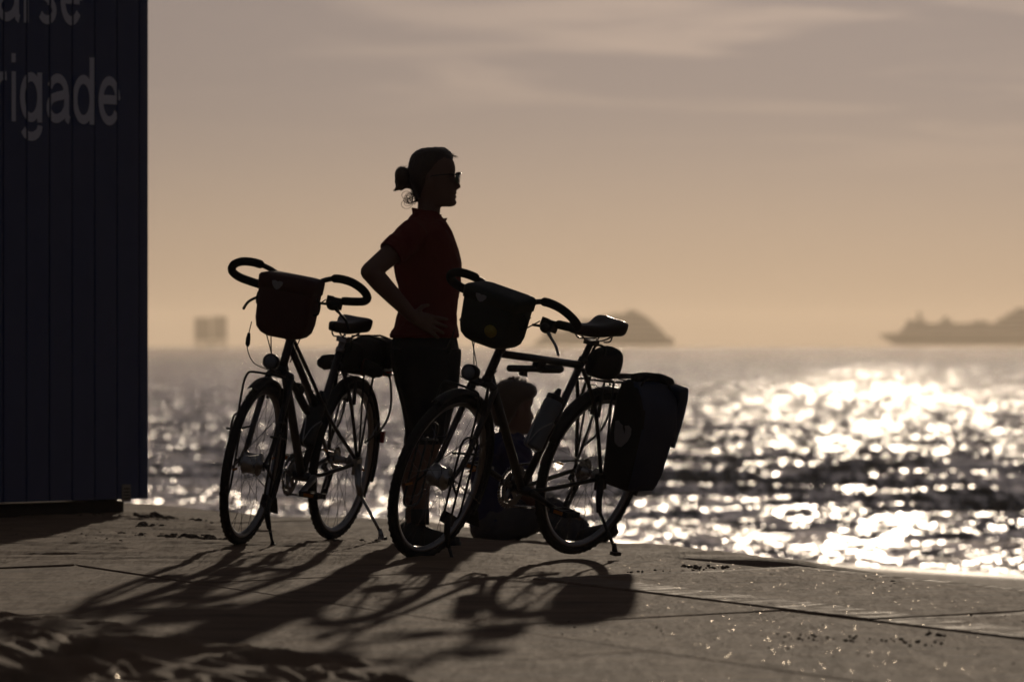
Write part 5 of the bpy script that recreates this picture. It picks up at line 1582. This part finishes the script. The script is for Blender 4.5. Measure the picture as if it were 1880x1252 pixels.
# shoes
for y, dx in ((-0.075, 2), (0.075, -4)):
    mb = MB()
    x0 = W(768 + dx, 975)[0]
    secs = [(-0.075, 0.020, 0.060), (-0.070, 0.030, 0.085), (-0.045, 0.036, 0.105), (-0.01, 0.038, 0.108), (0.03, 0.040, 0.082), (0.07, 0.045, 0.066), (0.11, 0.048, 0.055), (0.145, 0.043, 0.046), (0.165, 0.030, 0.038), (0.172, 0.014, 0.030)]
    rings = []
    for x, hw, h in secs:
        rings.append([Vector((x0 + x, y * 1.05 + hw * c, zz)) for c, zz in ((-0.85, 0.0), (-1, 0.012), (-1, h * 0.45), (-0.75, h * 0.85), (-0.3, h), (0.3, h), (0.75, h * 0.85), (1, h * 0.45), (1, 0.012), (0.85, 0.0))])
    mb.rings(rings); sh = mb.build('shoe', M_shoe, woman, subsurf=1)
    mb = MB()
    rings = []
    for x, hw, h in secs: rings.append([Vector((x0 + x * 1.02, y * 1.05 + (hw + 0.003) * c, zz)) for c, zz in ((-1, 0.0), (-1, 0.016), (1, 0.016), (1, 0.0))])
    mb.rings(rings, smooth=False); mb.build('sole', M_plastic, sh)
    # dark sock above the shoe
    mb = MB(); mb.lathe([(0.040, -0.03), (0.041, 0.0), (0.0405, 0.035), (0.037, 0.036), (0.036, -0.03)], (W(767 + dx, 948)[0], y * 1.13, W(767 + dx, 948)[1]), (0, 0, 1), 18, closed=True); mb.build('sock', M_tights, woman)

# hair: cap swept back, pony tail folded into a knot, loose curls at the nape
hr = MB()
S = [(-0.085, -0.066, -0.040, 0.040), (-0.060, -0.080, -0.034, 0.058), (-0.035, -0.094, -0.014, 0.070), (-0.01, -0.103, 0.004, 0.076), (0.02, -0.108, 0.022, 0.0785), (0.045, -0.109, 0.046, 0.080), (0.065, -0.107, 0.070, 0.080), (0.085, -0.103, 0.086, 0.078), (0.104, -0.094, 0.084, 0.073), (0.120, -0.079, 0.072, 0.062), (0.132, -0.055, 0.052, 0.044), (0.137, -0.025, 0.026, 0.022)]
rings = []
for z, xb, xf, hw in S:
    cx, hxx = (xb + xf) / 2, (xf - xb) / 2
    ring = []
    for k in range(30):
        a = 2 * math.pi * k / 30
        j = 1 + 0.014 * math.sin(7 * a + z * 60)
        ring.append(HM @ Vector((cx + hxx * math.cos(a) * j, hw * math.sin(a) * j, z)))
    rings.append(ring)
hr.rings(rings)
# forelock
fl = [W(815, 277), (W(828, 278)), (W(829, 287))]
tl(hr, [(W(800, 276)[0], 0.01, W(800, 276)[1], 0.016), (W(815, 277)[0], 0.0, W(815, 277)[1], 0.016), (W(824, 282)[0], -0.005, W(824, 282)[1], 0.012)])
# knot
def hp(px, py, y=0.0): 
    x, z = W(px, py); return (x, y, z)
hr.ball(hp(739, 322), (0.034, 0.034, 0.038), 16, 12)
hr.ball(hp(737, 332), (0.029, 0.030, 0.034), 16, 12)
tl(hr, [(*hp(755, 318), 0.018), (*hp(747, 320), 0.017), (*hp(741, 322), 0.024)])
tl(hr, [(*hp(738, 336), 0.026), (*hp(733, 342), 0.017), (*hp(727, 348), 0.007), (*hp(723, 351), 0.002)])
tl(hr, [(*hp(742, 336), 0.022), (*hp(740, 343), 0.014), (*hp(736, 349), 0.004)])
tl(hr, [(*hp(758, 334), 0.026), (*hp(754, 340), 0.020), (*hp(746, 341), 0.012)])
tl(hr, [(*hp(764, 345), 0.022), (*hp(766, 356), 0.016), (*hp(765, 368), 0.008)])
hair = fuse(hr, 'hair', M_hair, woman, 0.004, 2)
folds(hair, 0.002, 70, 20, 31.0, 0.2)
mb = MB(); mb.lathe([(0.021, -0.007), (0.026, 0.0), (0.021, 0.007), (0.016, 0.0)], hp(750, 322), (1, 0, 0.25), 16, closed=True); mb.build('hair_tie', M_redbag, hair)
hrng = random.Random(9)
mb = MB()
def strand(pts, r=0.0009):
    mb.tube(bez(pts, 6), r, 5)
for i in range(16):
    # open curls between knot and collar
    x0, y0 = hrng.uniform(752, 766), hrng.uniform(344, 352)
    rad = hrng.uniform(5, 11)
    cxx, cyy = hrng.uniform(744, 760), hrng.uniform(356, 372)
    a0 = hrng.uniform(-60, 20); turn = hrng.uniform(200, 380)
    pts = [Vector(hp(x0, y0, hrng.uniform(-0.03, 0.03)))]
    yy = hrng.uniform(-0.04, 0.03)
    for k in range(8):
        a = R(a0 - turn * k / 7)
        pts.append(Vector(hp(cxx + rad * math.cos(a), cyy - rad * math.sin(a) * 0.9 + k * 0.9, yy + 0.002 * k)))
    strand(pts, 0.0011)
for i in range(150):
    # stray hairs standing off the crown and the knot
    if i < 112:
        u = hrng.uniform(752, 826); base = 278 + ((u - 792) / 38) ** 2 * 14 + hrng.uniform(-1, 5)
    else:
        u = hrng.uniform(724, 742); base = hrng.uniform(310, 320)
    l = hrng.uniform(4, 11)
    y0 = hrng.uniform(-0.03, 0.03)
    strand([Vector(hp(u, base + 4, y0)), Vector(hp(u + hrng.uniform(2, 6), base - l * 0.6, y0)), Vector(hp(u + hrng.uniform(7, 14), base - l * 0.5, y0 * 0.6)), Vector(hp(u + hrng.uniform(11, 19), base + hrng.uniform(-3, 2), y0 * 0.5))], 0.0006)
for i in range(7):
    strand([Vector(hp(733, 338, hrng.uniform(-0.01, 0.01))), Vector(hp(729 + hrng.uniform(-2, 2), 344)), Vector(hp(724 + hrng.uniform(-3, 4), 350 + hrng.uniform(-2, 2)))], 0.001)
mb.build('loose_strands', M_hair, hair, kind='stuff')
# sunglasses
gl = MB()
g0 = HM @ Vector((0.104, 0, 0.020))
for s in (-1, 1):
    gl.tube(bez([HM @ Vector((0.104, s * 0.066, 0.022)), HM @ Vector((0.06, s * 0.078, 0.020)), HM @ Vector((0.0, s * 0.081, 0.012)), HM @ Vector((-0.02, s * 0.080, -0.004))], 5), 0.0026, 6)
fr = bez([HM @ Vector((0.104, -0.066, 0.026)), HM @ Vector((0.116, -0.045, 0.030)), HM @ Vector((0.120, -0.012, 0.026)), HM @ Vector((0.120, 0.012, 0.026)), HM @ Vector((0.116, 0.045, 0.030)), HM @ Vector((0.104, 0.066, 0.026))], 5)
gl.tube(fr, 0.0032, 8)
sg = gl.build('sunglasses', M_frame, woman)
for s in (-1, 1):
    mb = MB()
    vs, n_ = [], 9
    for i in range(n_):
        t = i / (n_ - 1)
        y = s * (0.008 + 0.058 * t)
        x = 0.1195 - 0.014 * t ** 2
        zt = 0.027 + 0.003 * math.sin(math.pi * t)
        zb = -0.016 - 0.006 * math.sin(math.pi * t) + 0.010 * t ** 3
        for xx in (x, x - 0.0022):
            vs += [HM @ Vector((xx, y, zt)), HM @ Vector((xx - 0.004, y, zb))]
    fs = []
    for i in range(n_ - 1):
        a, b_ = i * 4, (i + 1) * 4
        fs += [(a, b_, b_ + 1, a + 1), (a + 2, a + 3, b_ + 3, b_ + 2), (a, a + 2, b_ + 2, b_), (a + 1, b_ + 1, b_ + 3, a + 3)]
    fs += [(0, 1, 3, 2), (n_ * 4 - 4, n_ * 4 - 2, n_ * 4 - 1, n_ * 4 - 3)]
    mb.add(vs, fs); mb.build('sunglass_lens', M_glass, sg)

# ---------------- the person sitting on the sand behind the near bicycle, looking out to the right
SD = 37.6
sk = SD / FPX
s0 = P(905, 985, SD)
sm = Matrix.Translation((s0.x, s0.y, s0.z - 0.02))
man = thing('person', 'person sitting on the sand behind the near bicycle in blue jersey and grey trousers', 'person', sm)
def Q(px, py, y=0.0): return Vector(((px - 905) * sk, y, (985 - py) * sk))
bd = MB()
def tub(pts): tl(bd, pts, 16)
hp1 = HM2 = None
# trunk: hips, waist, chest, leaning a little to the right; back half turned to the camera
trunk = [(970, 868, 962, 0.17), (945, 866, 965, 0.175), (915, 868, 960, 0.160), (885, 868, 958, 0.155), (855, 868, 962, 0.160), (830, 872, 966, 0.165), (812, 880, 966, 0.160), (798, 896, 962, 0.120), (788, 912, 956, 0.075)]
def trunk_rings(mb, g=0.0, rows=trunk):
    rings = []
    for py, l, r, hw in rows:
        a = Q(l, py); b = Q(r, py); cx, hxx = (a.x + b.x) / 2, (b.x - a.x) / 2 + g
        rings.append([Vector((cx + hxx * math.copysign(abs(math.cos(2 * math.pi * k / 28)) ** 0.85, math.cos(2 * math.pi * k / 28)), (hw + g) * math.copysign(abs(math.sin(2 * math.pi * k / 28)) ** 0.85, math.sin(2 * math.pi * k / 28)), a.z)) for k in range(28)])
    mb.rings(rings)
trunk_rings(bd, -0.008)
tl(bd, [(*Q(934, 800), 0.060), (*Q(938, 780), 0.056), (*Q(941, 755), 0.058)])
HQ = Q(943, 744)
HM2 = head_shape(bd, HQ.x, HQ.z, Matrix.Rotation(R(30), 4, 'Z') @ Matrix.Rotation(R(4), 4, 'Y'), 0.96)
# legs drawn up a little and stretched to the right
legs = []
for y, kx, ky, fx, fy in ((-0.10, 994, 936, 1058, 986), (0.10, 1010, 932, 1076, 988)):
    hipp = Q(915, 955, y); kn = Q(kx, ky, y * 1.4); an = Q(fx, fy - 8, y * 1.2)
    legs.append((hipp, kn, an))
    tl(bd, [(*hipp, 0.085), (*hipp.lerp(kn, 0.5), 0.074), (*kn, 0.054)]); tl(bd, [(*kn, 0.053), (*kn.lerp(an, 0.35), 0.054), (*an, 0.036)])
    tl(bd, [(*an, 0.036), (*(an + Vector((0.06, 0, 0.0))), 0.034), (*(an + Vector((0.12, 0, 0.03))), 0.026)])
# arms: elbows bent, hands over the knees
for y, s in ((-0.175, -1), (0.175, 1)):
    A_ = Q(948, 822, y); B_ = Q(964, 893, y * 1.25); C_ = Q(1004, 925, y * 0.85)
    tl(bd, [(*A_, 0.058), (*A_.lerp(B_, 0.5), 0.050), (*B_, 0.043)]); tl(bd, [(*B_, 0.042), (*B_.lerp(C_, 0.4), 0.042), (*C_, 0.029)])
    hand(bd, C_, Vector((1, 0, -0.25)), Vector((0, -s, -0.2)), Vector((0.1, 0, 1)), 1.05)
fuse(bd, 'body', M_skin, man, 0.007, 4)
jt = MB(); trunk_rings(jt, 0.006, [(958, 866, 964, 0.172)] + trunk[1:])
for y in (-0.175, 0.175):
    A_ = Q(948, 822, y); B_ = Q(964, 893, y * 1.25)
    tl(jt, [(*Q(930, 818, y * 0.6), 0.066), (*A_, 0.069), (*A_.lerp(B_, 0.55), 0.063)], 16, False)
folds(fuse(jt, 'jersey', M_bluejersey, man, 0.007, 5), 0.010, 12, 5, 13.0)
tr = MB()
for hipp, kn, an in legs:
    tl(tr, [(*hipp, 0.098), (*hipp.lerp(kn, 0.5), 0.086), (*kn, 0.066)]); tl(tr, [(*kn, 0.066), (*kn.lerp(an, 0.35), 0.068), (*kn.lerp(an, 0.93), 0.056)], 14, False)
trunk_rings(tr, 0.004, [(978, 872, 956, 0.168), (966, 867, 962, 0.174), (950, 868, 962, 0.172)])
folds(fuse(tr, 'trousers', M_greytrouser, man, 0.007, 4), 0.011, 14, 9, 21.0, -0.5)
for hipp, kn, an in legs:
    mb = MB(); p = an
    rings = []
    for t, hw, h in ((-0.05, 0.022, 0.03), (-0.03, 0.036, 0.045), (0.03, 0.042, 0.046), (0.09, 0.044, 0.038), (0.13, 0.036, 0.030), (0.15, 0.016, 0.018)):
        dd = Vector((0.93, 0, 0.37)); nn_ = Vector((-0.37, 0, 0.93)); c = p + Vector((0.012, 0, -0.012)) + dd * t
        rings.append([c + Vector((0, hw * math.cos(2 * math.pi * k / 12), 0)) + nn_ * (h * math.sin(2 * math.pi * k / 12)) for k in range(12)])
    mb.rings(rings); mb.build('shoe', M_shoe, man)
# short tousled hair
hr = MB(); rings = []
for z, xb, xf, hw in ((-0.085, -0.078, -0.045, 0.050), (-0.05, -0.096, -0.025, 0.070), (-0.03, -0.106, -0.005, 0.080), (0.0, -0.114, 0.010, 0.087), (0.03, -0.118, 0.040, 0.090), (0.055, -0.118, 0.088, 0.091), (0.075, -0.115, 0.108, 0.089), (0.095, -0.108, 0.112, 0.084), (0.115, -0.094, 0.104, 0.074), (0.130, -0.072, 0.082, 0.056), (0.140, -0.03, 0.045, 0.028)):
    cx, hxx = (xb + xf) / 2, (xf - xb) / 2
    rings.append([HM2 @ Vector((cx + hxx * math.cos(2 * math.pi * k / 30) * (1 + 0.03 * math.sin(9 * k)), hw * math.sin(2 * math.pi * k / 30) * (1 + 0.03 * math.sin(7 * k)), z)) for k in range(30)])
hr.rings(rings)
hm_ = fuse(hr, 'hair', M_hair2, man, 0.006, 2)
mb = MB()
for i in range(150):
    a = hrng.uniform(0, 6.283); t = hrng.uniform(0.1, 1.15)
    base = Vector((-0.006 + 0.112 * math.sin(t) * math.cos(a), 0.088 * math.sin(t) * math.sin(a), 0.035 + 0.102 * math.cos(t)))
    d = Vector((base.x * 0.6 + 0.02, base.y * 0.6, base.z - 0.02)).normalized()
    tip = base + d * hrng.uniform(0.012, 0.026) + Vector((hrng.uniform(-0.008, 0.016), hrng.uniform(-0.008, 0.008), 0.004))
    mb.tube([HM2 @ base, HM2 @ base.lerp(tip, 0.6), HM2 @ tip], [0.0028, 0.002, 0.0004], 5)
mb.build('hair_tufts', M_hair2, hm_, kind='stuff')
